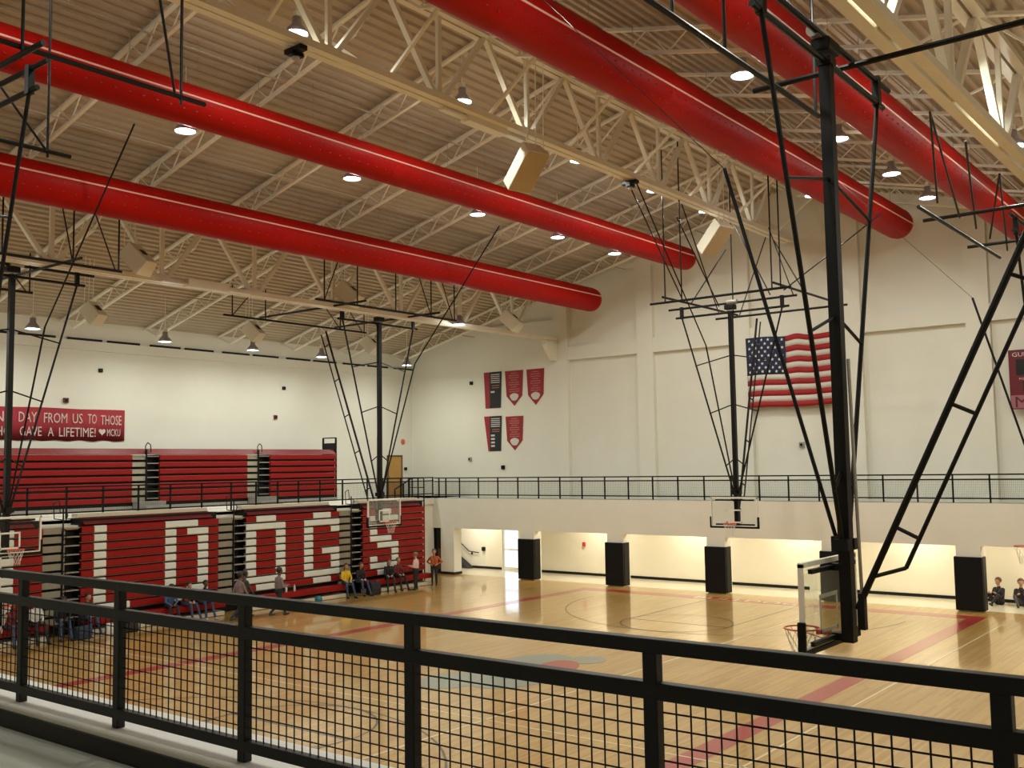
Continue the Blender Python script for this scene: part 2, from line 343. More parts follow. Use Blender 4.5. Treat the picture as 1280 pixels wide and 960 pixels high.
# white housings on the truss chords
def housing(x,y,z,label):
    t = thing('metal_housing', label, 'housing', (x,y,z))
    B(-.16,.16,-.8,.8,-.12,.16).build('cover', WHITE, t, bevel=.01); B(-.1,.1,-1.7,-.8,-.06,.0).build('strip', WHITE, t); B(-.1,.1,.8,1.7,-.06,.0).build('strip', WHITE, t)
housing(T1X+.3,20.0,11.32,'long white metal housing under the left truss chord'); housing(T2X-.1,20.4,14.3,'long white metal housing under the ridge truss chord')
# ------------------------------------------------------------------ ducts
def duct(x,z,r,yend,label):
    t = thing('fabric_duct', label, 'duct', (x,0,z)); n = 40; y0 = -6.5
    prof = [(0.02,yend),(r*.5,yend-.02),(r*.8,yend-.1),(r*.96,yend-.25),(r,yend-.45)]
    y = yend-.45
    while y > y0:
        prof += [(r,y-.02),(r*1.008,y-.05),(r,y-.08),(r,y-6.0)]; y -= 6.0
    M = Matrix(((1,0,0,0),(0,0,1,0),(0,1,0,0),(0,0,0,1)))
    MB().lathe(prof,n,M).build('sleeve', DUCT, t, smooth=True)
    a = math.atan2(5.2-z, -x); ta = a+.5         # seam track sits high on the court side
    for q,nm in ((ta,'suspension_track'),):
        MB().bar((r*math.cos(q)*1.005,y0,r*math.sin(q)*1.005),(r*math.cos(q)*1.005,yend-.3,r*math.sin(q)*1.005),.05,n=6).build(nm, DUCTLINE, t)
    # suspension wires
    b = MB(); yy = -4
    while yy < yend: b.bar((0,yy,r),(0,yy,roof(x)-z-.02),.015,n=5); yy += 1.83
    o = b.build('hanger_wire', CHROME, t); o['kind'] = 'stuff'
    # rows of air outlets
    b = MB()
    for q in (a+.25,a-.2):
        yy = 0
        while yy < yend-.6: b.box(r*math.cos(q)*1.002-.012, r*math.cos(q)*1.002+.012, yy-.03, yy+.03, r*math.sin(q)*1.002-.012, r*math.sin(q)*1.002+.012); yy += .35
    o = b.build('air_outlets', mat('dark_red_outlet',(.27,.005,.004),.6), t); o['kind'] = 'stuff'
duct(-25.85,12.82,.55,39.2,'lowest red tube duct on the left, in front of the left truss')
duct(-20.9,14.05,.49,39.2,'second red tube duct from the left, above the lowest one')
duct(-11.85,14.12,.57,39.2,'red tube duct ending behind the near hoop mast')
duct(-7.25,12.95,.50,40.0,'red tube duct at the right, crossing behind the near hoop frame')
# ------------------------------------------------------------------ lamps
LROWS = {
 'left': (-35.5,10.32,[5.5,11.5,17.6,22.9,27.15,31.0,36.6],'along the left wall'),
 'b': (-28.3,11.25,[5,11.2,32.4],'beside the left truss'),
 'c': (-22.0,13.8,[3,9,14.7,20.4,26.2,30.9,34.9],'between the two left ducts'),
 'd': (-17.8,14.83,[26.2,30.9,34.8],'beside the ridge truss'),
 'd2': (-17.8,15.2,[8.5,14.8,20.6],'above the ridge truss chord'),
 'e': (-9.6,13.9,[3,9,14.7,20.8,26.7,31.1,34.8],'between the two right ducts'),
 'f': (-5.2,12.65,[6,14,20.6,26.2,32],'at the upper right beside the right truss'),
 'g': (-13.2,14.44,[33.9],'between the ridge truss and the third duct'),
 'h': (2.0,11.2,[5,13,21,29],'near the right wall'),
}
WORD = ['first','second','third','fourth','fifth','sixth','seventh']
shade_me = MB().lathe([(.05,.42),(.10,.40),(.11,.24),(.16,.18),(.23,.10),(.27,.0),(.265,0),(.22,.09),(.15,.17),(.09,.2)],24).mesh('lamp_shade'); shade_me.materials.append(LAMPM)
for p in shade_me.polygons: p.use_smooth = True
lens_me = MB().lathe([(.001,.012),(.12,.01),(.2,.016),(.245,.03)],24).mesh('lens'); lens_me.materials.append(LAMPE)
for key,(x,z,ys,where) in LROWS.items():
    for i,y in enumerate(ys):
        t = thing('high_bay_lamp', 'bell-shaped lamp %s, %s from the near end'%(where,WORD[i]), 'lamp', (x,y,z), 0, 'high bay lamps '+where)
        obj('lamp_shade', shade_me, None, t); obj('lens', lens_me, None, t)
        L_ = roof(x)-z
        MB().bar((0,0,.4),(0,0,L_+.08),.025,n=6).build('hanger_rod', WHITE, t); B(-.06,.06,-.06,.06,.40,.55).build('ballast_box', WHITE, t)
        ld = bpy.data.lights.new('lamp_light','AREA'); ld.shape = 'DISK'; ld.size = .45; ld.energy = LAMP_W; ld.color = LAMP_C; ld.spread = math.radians(170)
        lo = bpy.data.objects.new('lamp_light', ld); COL.objects.link(lo); lo.parent = t; lo.location = (0,0,-.02)
        pd = bpy.data.lights.new('lamp_glow','POINT'); pd.energy = LAMP_P; pd.color = LAMP_C; pd.shadow_soft_size = .1
        po = bpy.data.objects.new('lamp_glow', pd); COL.objects.link(po); po.parent = t; po.location = (0,0,-.13)
# hall lights under the far balcony
for i,px in enumerate([-33.6]+[p+2.38 for p in PADX[:5]]):
    t = thing('hall_ceiling_light', 'flat lit panel under the far balcony, %s from the left'%WORD[i], 'light', (px,39.0,ZB-.3), 0, 'hall ceiling lights')
    B(-.32,.32,-.32,.32,-.06,0).build('frame', WHITE, t); B(-.27,.27,-.27,.27,-.07,-.055).build('diffuser', mat('warm_lit_diffuser',(1,.9,.7),.5,emit=3,emitc=(1,.85,.58)), t)
    ld = bpy.data.lights.new('hall_light','AREA'); ld.size = .5; ld.energy = HALL_W; ld.color = (1,.91,.74)
    lo = bpy.data.objects.new('hall_light', ld); COL.objects.link(lo); lo.parent = t; lo.location = (0,0,-.09)
# ------------------------------------------------------------------ bleachers
def runs(y0, n, wd, whites):
    """merge equal neighbours of a row of seat modules into runs"""
    out = []; i = 0
    while i < n:
        c = i in whites; j = i
        while j < n and ((j in whites) == c): j += 1
        out.append((y0+i*wd, y0+j*wd, c)); i = j
    return out
ZR, PIT = 3.48, .286
def bank(name, label, y0, y1, n, pattern):
    t = thing(name, label, 'bleachers', (-31.6,(y0+y1)/2,0), 0, 'folded lower bleacher sections'); yc = (y0+y1)/2; wd = (y1-y0)/n
    B(-1.1,-.14,y0-yc,y1-yc,0.05,3.7).build('understructure', BLACK, t)
    for r in range(10):
        z1 = ZR-r*PIT
        for a,b_,c in runs(y0,n,wd,pattern.get(r,())):
            me = MB().prism([(0,-.222),(.02,-.20),(.015,-.03),(-.02,0),(-.16,0),(-.16,-.05),(-.03,-.06),(-.03,-.222)], lambda p,q:(p,a-yc+.004,z1+q-.02), lambda p,q:(p,b_-yc-.004,z1+q-.02)).build('seat_module', WHT if c else RED, t)
        B(-.14,-.035,y0-yc,y1-yc,z1-.262,z1-.24).build('riser_edge', GREYMET, t)
    B(.02,.48,y0-yc,y1-yc,.31,.52).build('front_bench', RED, t, bevel=.02)
    B(-.1,.40,y0-yc,y1-yc,.02,.16).build('kick_board', CREAMDK, t)
    MB().prism([(-.14,3.50),(.0,3.52),(-.30,3.74),(-.42,3.74)], lambda p,q:(p,y0-yc+.1,q), lambda p,q:(p,y1-yc-.25,q)).build('top_row', REDDK, t)
    B(-.64,-.28,y0-yc,y1-yc-.3,3.74,3.86).build('top_deck', CREAMDK, t)
    return t
O_ = lambda a: {0:(a+1,a+2),1:(a,a+1,a+2,a+3),**{r:(a,a+3) for r in range(2,8)},8:(a,a+1,a+2,a+3),9:(a+1,a+2)}
G_ = lambda a: {0:(a+1,a+2),1:(a,a+1,a+2,a+3),2:(a,a+3),3:(a,),4:(a,),5:(a,a+2,a+3),6:(a,a+3),7:(a,a+3),8:(a,a+1,a+2,a+3),9:(a+1,a+2)}
L_ = lambda a: {**{r:(a,) for r in range(0,9)},9:(a,a+1,a+2)}
D_ = lambda a: {0:(a,a+1,a+2),1:(a,a+2,a+3),**{r:(a,a+3) for r in range(2,8)},8:(a,a+2,a+3),9:(a,a+1,a+2)}
S_ = lambda a: {0:(a+1,a+2),1:(a,a+1,a+2,a+3),2:(a,a+3),3:(a,),4:(a,a+1,a+2),5:(a+1,a+2,a+3),6:(a+3,),7:(a,a+3),8:(a,a+1,a+2,a+3),9:(a+1,a+2)}
U_l = lambda a: {**{r:(a,a+3) for r in range(0,9)},9:(a+1,a+2)}
def merge(*ps):
    o = {}
    for p in ps:
        for r,c in p.items(): o[r] = tuple(o.get(r,()))+tuple(c)
    return o
bank('bleacher_section','red folded bleacher section behind the leftmost hoop', 11.6,16.14,10,merge(U_l(1),L_(7)))
bank('bleacher_section','red folded bleacher section with white letters L and D', 17.415,22.68,12,merge({r:(1,) for r in range(9)},{9:(1,2,3)},D_(7)))
bank('bleacher_section','red folded bleacher section with white letters O and G', 23.9,28.54,10,merge(O_(0),G_(6)))
bank('bleacher_section','red folded bleacher section with a white letter S, behind the corner hoop', 29.84,33.65,9,S_(1))
ai = ['beside the leftmost hoop','between the letters D and O','between the letters G and S']
for i,(a,b_,c) in enumerate([(16.14,16.82,17.415),(22.68,23.38,23.9),(28.54,29.25,29.84)]):
    t = thing('aisle_stair','grey folded aisle steps with black handrail '+ai[i],'steps',(-31.6,b_,0),0,'folded bleacher aisles')
    B(-1.0,-.35,a-b_,c-b_,.05,3.3).build('understructure', BLACK, t)
    for r in range(11):
        z1 = ZR-.02-r*PIT
        B(-.34,-.08,a-b_+.02,-.03,z1-.20,z1).build('step_front', AISLE, t); B(-.3,-.06,a-b_+.02,-.03,z1-.215,z1-.2).build('step_edge', BLACK, t)
        B(-.30,-.05,.04,c-b_-.03,z1-.05,z1-.015).build('tread', GREYMET, t)
        B(-.28,-.2,.1,.1+.05,z1-.25,z1-.05).build('bracket', GREYMET, t)
    b = MB(); b.bar((-.05,0,.5),(-.05,0,4.05),.05,n=8)
    for r in range(0,11,2): b.path([(-.05,0,.75+r*PIT),(-.05,.10,.85+r*PIT),(-.05,.16,.98+r*PIT),(-.05,.08,1.1+r*PIT)],.03)
    b.path([(-.05,0,3.7),(-.05,-.3,3.75),(-.05,-.33,4.25),(-.05,-.15,4.32),(-.05,-.1,3.9)],.03); b.build('handrail', BLACK, t)
    B(-.75,-.2,a-b_,c-b_,3.36,3.50).build('top_step', CREAMDK, t); B(-1.3,-.7,a-b_,c-b_,3.55,3.66).build('upper_step', GREYMET, t)
# guard at the end of the bank
t = thing('bleacher_end_guard','black tube guard at the right end of the red bleachers','guard rail',(-31.9,33.72,0))
for z_ in (.1,.7,1.3,1.9,2.5,3.1,3.7,4.3): MB().bar((-.7,0,z_),(.2,0,z_),.04,n=8).build('rung', BLACK, t)
for x_ in (-.7,.2): MB().bar((x_,0,0),(x_,0,4.7),.06,n=8).build('upright', BLACK, t)
# upper bleachers
def ubank(label,y0,y1):
    yc = (y0+y1)/2; t = thing('upper_bleacher_section',label,'bleachers',(-36.8,yc,ZB),0,'folded upper bleacher sections')
    B(-1.0,-.1,y0-yc,y1-yc,.02,2.2).build('understructure', BLACK, t)
    MB().prism([(-.12,2.21),(0,2.22),(-.2,2.44),(-.32,2.44)], lambda p,q:(p,y0-yc,q), lambda p,q:(p,y1-yc,q)).build('top_row', REDDK, t)
    for r in range(7):
        z1 = 2.20-r*.281
        MB().prism([(0,-.205),(.02,-.185),(.015,-.03),(-.02,0),(-.12,0),(-.12,-.205)], lambda p,q:(p,y0-yc,z1+q-.01), lambda p,q:(p,y1-yc,z1+q-.01)).build('seat_row', RED, t)
    B(-.1,.05,y0-yc,y1-yc,.0,.17).build('base', GREYMET, t)
ubank('red folded upper bleacher section behind the left hoop mast',12.5,22.34); ubank('red folded upper bleacher section between two aisles',23.58,27.88); ubank('red folded upper bleacher section nearest the wood door',29.14,33.04)
B(-.9,.0,-4.7,4.7,2.40,2.46)
ua = ['below the red banner','near the wood door']
for i,(a,b_,c) in enumerate([(22.34,22.97,23.58),(27.88,28.48,29.14)]):
    t = thing('upper_aisle_stair','grey folded upper aisle steps with handrail '+ua[i],'steps',(-36.8,b_,ZB),0,'folded upper bleacher aisles')
    B(-.9,-.3,a-b_,c-b_,.02,2.1).build('understructure', BLACK, t)
    for r in range(7):
        z1 = 2.18-r*.281
        B(-.28,-.05,a-b_+.02,-.02,z1-.18,z1).build('step_front', mat('light_grey_aisle_step',(.40,.37,.28),.6,noise=.2,nscale=7), t); B(-.25,-.03,.04,c-b_-.03,z1-.07,z1-.03).build('tread', GREYMET, t)
    b = MB(); b.bar((0,0,.3),(0,0,2.4),.05); b.path([(0,-.05,2.2),(0,-.05,2.55),(0,.05,2.68),(0,.17,2.6),(0,.2,2.3)],.04); b.build('handrail', BLACK, t)
    MB().prism([(-.12,2.21),(0,2.22),(-.2,2.44),(-.32,2.44)], lambda p,q:(p,a-b_,q), lambda p,q:(p,c-b_,q)).build('top_row', REDDK, t)
    B(.05,.5,a-b_+.02,c-b_-.02,0,.34).build('front_step', GREYMET, t); B(.5,.9,a-b_+.1,c-b_-.02,0,.17).build('front_step', GREYMET, t)
t = thing('upper_bleacher_guard','black tube guard at the right end of the upper bleachers','guard rail',(-37.2,33.12,ZB))
for x_ in (-.6,.3): MB().bar((x_,0,0),(x_,0,3.0),.07).build('upright', BLACK, t)
for z_ in (.6,1.2,1.8,2.4,2.7,3.0): MB().bar((-.6,0,z_),(.3,0,z_),.05).build('rung', BLACK, t)
B(-.6,.3,-.02,.02,2.2,2.75).build('panel', BLACK, t)
# ------------------------------------------------------------------ guard rails
def rail_line(label, pts, posts, ztop, zbot, zfoot, axis, fixed, wires=True, sec=.05, mid=None, step=.06, wire=.004, matr=BLACK, name='guard_rail'):
    """axis 'x' or 'y': rail runs along that axis at the other coordinate = fixed"""
    t = thing(name,label,'railing',(pts[0],fixed,0) if axis=='x' else (fixed,pts[0],0)); o0 = pts[0]
    P = (lambda s,z: (s-o0,0,z)) if axis=='x' else (lambda s,z: (0,s-o0,z))
    MB().bar(P(pts[0],ztop),P(pts[1],ztop),sec,sec).build('top_rail', matr, t)
    MB().bar(P(pts[0],zbot),P(pts[1],zbot),sec,sec).build('bottom_rail', matr, t)
    MB().bar(P(pts[0],mid),P(pts[1],mid),sec,sec).build('middle_rail', matr, t)
    for s in posts: MB().bar(P(s,zfoot),P(s,ztop),sec).build('post', matr, t)
    b = MB(); s = pts[0]
    while s < pts[1]: b.bar(P(s,zbot),P(s,mid),wire); s += step
    z = zbot+step
    while z < mid: b.bar(P(pts[0],z),P(pts[1],z),wire); z += step
    o = b.build('wire_mesh', matr, t); o['kind'] = 'stuff'
    return t
rail_line('black rail with wire mesh along the far balcony edge',(-34.4,XR),[-34.09,-33.63]+[-32.74+1.2*k for k in range(31)],4.67,3.85,3.7,'x',YB+.05,mid=4.5)
rail_line('black rail with wire mesh along the left balcony edge',(8.0,33.7),[10.9,12.2,13.4,14.66]+[15.96,17.26,18.55,19.87,21.13,22.44,23.74,24.89,25.94,26.99,28.12,29.36,30.79,32.0,33.36],4.74,3.9,3.7,'y',XB,mid=4.58)
rail_line('short black rail on the balcony corner beyond the bleachers',(33.75,37.3),[33.8,35.0,36.2,37.25],4.7,3.9,3.7,'y',-34.42,mid=4.54)
# stair rail at the balcony corner
t = thing('stair_handrail','black sloping stair handrail at the far balcony corner','handrail',(-35.3,36.3,ZB))
MB().path([(-.8,0,.45),(.1,.3,1.0),(.7,.5,1.0)],.07).build('sloped_rail', BLACK, t)
for p_ in ((-.8,0,.45),(-.35,.15,.72),(.1,.3,1.0)): MB().bar((p_[0],p_[1],0),p_,.05).build('post', BLACK, t)
# near rail: posts where the photograph has them, mesh panels between
YR = 2.80
NP = [-7.7,-6.69,-5.68,-4.70,-3.704,-2.698,-1.663,-.653,.35,1.35]
t = thing('near_guard_rail','thick dark steel rail with wire mesh panels across the foreground','railing',(0,YR,0))
def nb(x0,x1,z0,z1,name,dy=.03): B(x0,x1,-dy,dy,z0,z1).build(name, RAILBLK, t, bevel=.004)
nb(NP[0],NP[-1],4.613,4.658,'top_rail',.023); nb(NP[0],NP[-1],4.472,4.525,'middle_rail',.022); nb(NP[0],NP[-1],3.995,4.042,'bottom_rail',.022)
for i,x in enumerate(NP):
    nb(x-.025,x+.025,3.95,4.615,'post',.0215)
    if i < len(NP)-1:
        x1 = NP[i+1]; b = MB(); n = int(round((x1-x-.06)/.05)); 
        for k in range(1,n): xx = x+.03+(x1-x-.06)*k/n; b.bar((xx,0,4.04),(xx,0,4.48),.0062,n=5)
        for k in range(1,9): zz = 4.045+.0485*k; b.bar((x+.03,.005,zz),(x1-.03,.005,zz),.0062,n=5)
        b.build('mesh_panel', RAILBLK, t)
# ------------------------------------------------------------------ basketball hoops
def hoop(label, mx, my, face, zt, cross=(-3.4,.6), lat=(-5.4,2.1), rear=-3.0, front=2.35, hang_r=(-5.0,-3.4,.6,2.0), hang_f=(-5.0,-3.4,-1.4,.6,2.0), pad=True, vb=2.0, diag=True, kink=(2.0,9.3), strut=True, frontpipe=True, extra=(), cab=.05):
    """local +x looks into the court, origin on the floor under the mast"""
    rz = math.atan2(face[1],face[0]); t = thing('basketball_hoop',label,'hoop',(mx,my,0),rz,'ceiling hung basketball hoops')
    wx = lambda lx,ly: mx+lx*face[0]-ly*face[1]
    zr = lambda lx,ly: roof(wx(lx,ly))-.35
    bar = lambda nm,a,b_,d,n=8,mt=BLACK: MB().bar(a,b_,d,n=n).build(nm, mt, t)
    bar('mast',(0,0,2.93),(0,0,zt),.15,0); B(-.10,.10,-.10,.10,zt-.06,zt+.05).build('mast_head', BLACK, t)
    bar('pivot_bar',(0,-vb-.25,zt),(0,vb+.25,zt),.085); bar('upper_bar',(0,-vb-.55,zt+.34),(0,vb+.55,zt+.34),.085)
    for s_ in (-1,1): B(-.05,.05,s_*vb-.06,s_*vb+.06,zt-.05,zt+.40).build('bar_clamp', BLACK, t)
    wn = B(-.13,.13,-.20,.20,zt+.10,zt+.28).build('winch', BLACK, t, bevel=.03); MB().lathe([(.001,-.2),(.09,-.2),(.09,.2),(.001,.2)],14,Matrix(((1,0,0,.05),(0,0,1,.1),(0,1,0,zt+.36),(0,0,0,1)))).build('drum', CHROME, wn)
    for s_ in (-1,1):
        bar('side_brace',(0,s_*vb,zt),(0,s_*.10,4.15),.065)
        for zz in (zt-1.75,zt-3.55,zt-5.5):
            if zz < 4.4: continue
            yy = .10+(vb-.10)*(zz-4.15)/(zt-4.15); bar('tie',(0,s_*yy,zz-.12),(0,0,zz+.18),.045)
        B(-.09,.09,s_*.12-.06,s_*.12+.06,4.08,4.22).build('brace_clamp', BLACK, t)
    # rear ladder brace
    a0 = Vector((-.12,0,3.35)); a1 = Vector((rear-.25,0,zt)); d = (a1-a0).normalized(); nrm = Vector((d.z,0,-d.x)); nrm = nrm if nrm.z < 0 else -nrm
    bar('ladder_rail',a0,a1,.085); b0 = a0+d*.75+nrm*.32; bar('ladder_rail',b0,a1+nrm*.32,.055); bar('ladder_foot',a0+d*.45,b0,.05)
    k = 1.15
    while k < (a1-a0).length-.2: bar('ladder_rung',a0+d*k,a0+d*k+nrm*.32,.05); k += 1.65
    # front folding strut and its cable
    kx,kz = kink
    if strut: bar('front_strut',(.1,0,4.15),(kx,0,kz),.055)
    if strut: bar('hoist_cable',(kx,0,kz),(kx+4.4,0,min(kz+4.85,zr(kx+4.4,0))),cab,6); B(.03,.16,-.08,.08,4.05,4.25).build('strut_clamp', BLACK, t)
    # anchor pipes
    zp = zt+.12
    bar('rear_pipe',(rear,lat[0],zp),(rear,lat[1],zp),.085)
    if frontpipe: bar('front_pipe',(front,lat[0],zp),(front,lat[1],zp),.085)
    for c in cross: bar('cross_pipe',(rear-.35,c,zp+.12),(front+.45,c,zp+.12),.085)
    for c in hang_r: bar('hanger',(rear,c,zp),(rear,c,zr(rear,c)),.05)
    for c in hang_f: bar('hanger',(front,c,zp),(front,c,zr(front,c)),.05)
    if diag:
        for x_ in (rear,front):
            bar('sway_brace',(x_,lat[0]+.4,zp),(x_,lat[0]+1.5,zr(x_,lat[0]+1.5)),.04); bar('sway_brace',(x_,lat[1]-.2,zp),(x_,lat[1]-1.3,zr(x_,lat[1]-1.3)),.04)
            bar('sway_brace',(x_,cross[1],zp),(x_-.9,cross[1],zr(x_-.9,cross[1])),.04)
    Mi = (Matrix.Translation((mx,my,0)) @ Matrix.Rotation(rz,4,'Z')).inverted()
    for p_,q_ in extra: bar('sway_brace',Mi@Vector(p_),Mi@Vector(q_),.045)
    # backboard
    bx = .24
    bb = B(bx-.008,bx+.008,-.90,.90,2.91,3.96).build('backboard', GLASS, t)
    fr = MB(); e = .045
    fr.box(bx-.03,bx+.03,-.915,.915,3.96-e,3.975); fr.box(bx-.03,bx+.03,-.915,.915,2.895,2.91+e); fr.box(bx-.03,bx+.03,-.915,-.915+e,2.91,3.96); fr.box(bx-.03,bx+.03,.915-e,.915,2.91,3.96)
    fr.build('board_frame', WHITE, bb)
    sq = MB(); e = .05; sq.box(bx+.009,bx+.013,-.305,.305,3.05+.43,3.05+.48); sq.box(bx+.009,bx+.013,-.305,.305,3.05,3.10); sq.box(bx+.009,bx+.013,-.305,-.255,3.05,3.5); sq.box(bx+.009,bx+.013,.255,.305,3.05,3.5)
    sq.build('target_square', WHITE, bb)
    if pad:
        p_ = MB(); p_.box(bx-.05,bx+.05,-.95,.95,2.86,2.93); p_.box(bx-.05,bx+.05,-.95,-.89,2.86,3.27); p_.box(bx-.05,bx+.05,.89,.95,2.86,3.27); p_.build('board_padding', PADBLK, bb, bevel=.015)
    for zz in (2.99,3.86):
        bar('board_arm',(0,0,zz),(bx-.02,.0,zz),.09,0)
        bar('board_crossbar',(bx-.06,-.75,zz),(bx-.06,.75,zz),.055,0)
    rm = MB().torus((bx+.38,0,3.05),.228,.011).build('rim', RIMO, t, smooth=True)
    r2 = MB(); r2.box(bx+.01,bx+.17,-.06,.06,3.0,3.055); r2.bar((bx+.02,-.12,2.96),(bx+.3,-.2,3.045),.015,n=6); r2.bar((bx+.02,.12,2.96),(bx+.3,.2,3.045),.015,n=6); r2.build('rim_bracket', RIMO, rm)
    nt_ = MB(); N = 12
    lev = [(.222,3.04),(.19,2.93),(.155,2.82),(.125,2.71),(.115,2.62)]
    for j in range(len(lev)-1):
        for i in range(N):
            for dd in (-.5,.5):
                q0 = 2*PI*(i+.5*(j%2))/N; q1 = 2*PI*(i+.5*(j%2)+dd)/N
                nt_.bar((bx+.38+lev[j][0]*math.cos(q0),lev[j][0]*math.sin(q0),lev[j][1]),(bx+.38+lev[j+1][0]*math.cos(q1),lev[j+1][0]*math.sin(q1),lev[j+1][1]),.007,n=4)
    nt_.build('net', NET, rm)
    ac = B(-.22,-.14,-.05,.05,3.1,3.55).build('height_adjuster', BLACK, t); MB().bar((-.18,.0,3.5),(-.13,.0,6.5),.045,n=8).build('adjuster_rod', CHROME, ac)
    return t
hoop('basketball hoop nearest the camera, seen from the side', -4.73,12.80,(-1,0),10.44,cross=(-.95,3.0),lat=(-2.3,5.4),rear=-3.3,front=1.0,hang_r=(),hang_f=(-2.2,.9,2.3,3.6),diag=False,cab=.012,kink=(1.5,9.3))
hoop('basketball hoop at the left edge in front of the red bleachers', -29.75,14.1,(1,0),11.0)
hoop('basketball hoop before the letter S near the corner', -29.75,29.06,(1,0),11.09)
TZ = 14.2
FARX = [((T2X,27.5,TZ),(-16.92,31.2,10.85)),((T2X,31.0,TZ),(-17.5,35.1,10.85)),((T2X,35.1,TZ),(-14.1,32.1,10.85)),((T2X,37.9,TZ),(-17.1,36.0,10.85)),((T2X,38.7,TZ),(-13.3,33.3,10.85)),((-16.9,31.8,10.85),(-16.9,34.6,13.2)),((-13.4,31.6,10.85),(-11.0,34.5,13.6)),((-13.5,32.6,10.85),(-15.6,35.6,14.0)),((T2X,30.6,TZ-.5),(-16.6,33.3,10.85))]
hoop('basketball hoop at the far end below the flag', -16.45,33.9,(0,-1),10.69,cross=(-.85,3.2),lat=(-1.6,3.6),rear=-2.0,front=3.0,hang_r=(-.85,3.2),hang_f=(-1.0,-.35,2.95,3.25),diag=False,extra=FARX)
hoop('basketball hoop at the right edge, mostly outside the picture', -5.1,27.45,(-1,0),10.42,cross=(-.2,3.6),lat=(-1.6,5.5),rear=-3.3,front=1.15,hang_r=(),hang_f=(),diag=False,cab=.012,kink=(1.5,9.3),extra=[((-5.1,18.9,11.5),(-5.85,21.9,10.55)),((-5.1,18.9,11.5),(-5.85,23.6,10.55)),((-5.05,21.1,11.5),(-5.85,25.0,10.55)),((-5.1,24.1,11.5),(-5.88,28.2,10.55)),((-5.1,24.1,11.5),(-5.88,26.4,10.55))])
hoop('basketball hoop frame at the upper left corner, mast outside the picture', -17.0,7.3,(0,1),11.0,cross=(-2.95,1.35),lat=(-3.6,2.0),rear=-.6,front=2.0,hang_r=(-3.0,1.3),hang_f=(-2.95,1.35),diag=False,strut=False,frontpipe=False,extra=[((-14.05,9.2,11.2),(-13.6,8.0,15.6)),((-18.2,9.2,11.2),(-19.5,6.5,15.4))])
# clamps on the ridge truss for the hoist cables
for lb,(x,y,z) in {'black cable clamp on the ridge truss, upper left one':(T2X,13.9,14.3),'black cable clamp on the ridge truss above the far hoop':(T2X,27.6,14.3)}.items():
    t = thing('cable_clamp',lb,'clamp',(x,y,z),0,'ridge truss clamps'); B(-.28,.28,-.10,.10,-.12,.0).build('plate', BLACK, t, bevel=.02); B(-.08,.08,-.16,.16,-.2,-.1).build('pulley_block', BLACK, t); MB().lathe([(.001,-.30),(.07,-.28),(.09,-.22),(.05,-.16),(.001,-.15)],12).build('pulley', CHROME, t)
# ------------------------------------------------------------------ speakers
def speaker(label, x,y,z, hgt, wd, dp, rz, tilt, grp, cable=True):
    t = thing('loudspeaker',label,'speaker',(x,y,z),0,grp); t.rotation_euler = (0,tilt,rz)
    MB().prism([(-wd/2,-dp/2),(wd/2,-dp/2),(wd/2*.75,dp/2),(-wd/2*.75,dp/2)], lambda p,q:(-q,p,-hgt/2), lambda p,q:(-q,p,hgt/2)).build('cabinet', SPK, t, bevel=.02)
    B(dp/2,dp/2+.015,-wd/2+.03,wd/2-.03,-hgt/2+.03,hgt/2-.03).build('grille', SPKG, t)
    B(-dp/2-.02,-dp/2,-.09,.09,-.12,.12).build('back_plate', BLACK, t)
    if cable:
        b = MB(); inv = t.matrix_basis.inverted()
        M = Matrix.Translation((x,y,z)) @ Matrix.Rotation(rz,4,'Z') @ Matrix.Rotation(tilt,4,'Y'); Mi = M.inverted()
        for ly in (-wd*.35,wd*.35,0):
            p0 = M @ Vector((0,ly,hgt/2)); p1 = Vector((p0.x+.05,p0.y,roof(p0.x)+.06)); b.bar(Mi@p0,Mi@p1,.03,n=5)
        b.build('hanging_chain', WHITE, t)
g1 = 'large speakers under the ridge truss'; g2 = 'small speakers on the left side'
speaker('large cream loudspeaker hanging in the middle below the ridge truss',-16.8,22.1,13.5,1.3,.8,.5,math.radians(-14),math.radians(46),g1)
speaker('large cream loudspeaker hanging above the far hoop',-16.8,33.5,13.46,1.3,.8,.5,math.radians(-14),math.radians(46),g1)
for i,(x,y,z) in enumerate([(-28.3,17.3,11.78),(-28.3,26.1,11.78),(-28.3,36.0,11.78)]):
    speaker('white box speaker beside the left truss, %s from the left'%WORD[i],x,y,z,1.0,.62,.55,math.radians(195),math.radians(48),g2)
for i,(x,y,z) in enumerate([(-33.0,18.5,10.72),(-33.0,25.3,10.72),(-33.0,31.7,10.72)]):
    speaker('small white box speaker hanging before the left wall, %s from the left'%WORD[i],x,y,z,.75,.55,.5,math.radians(195),math.radians(45),g2)
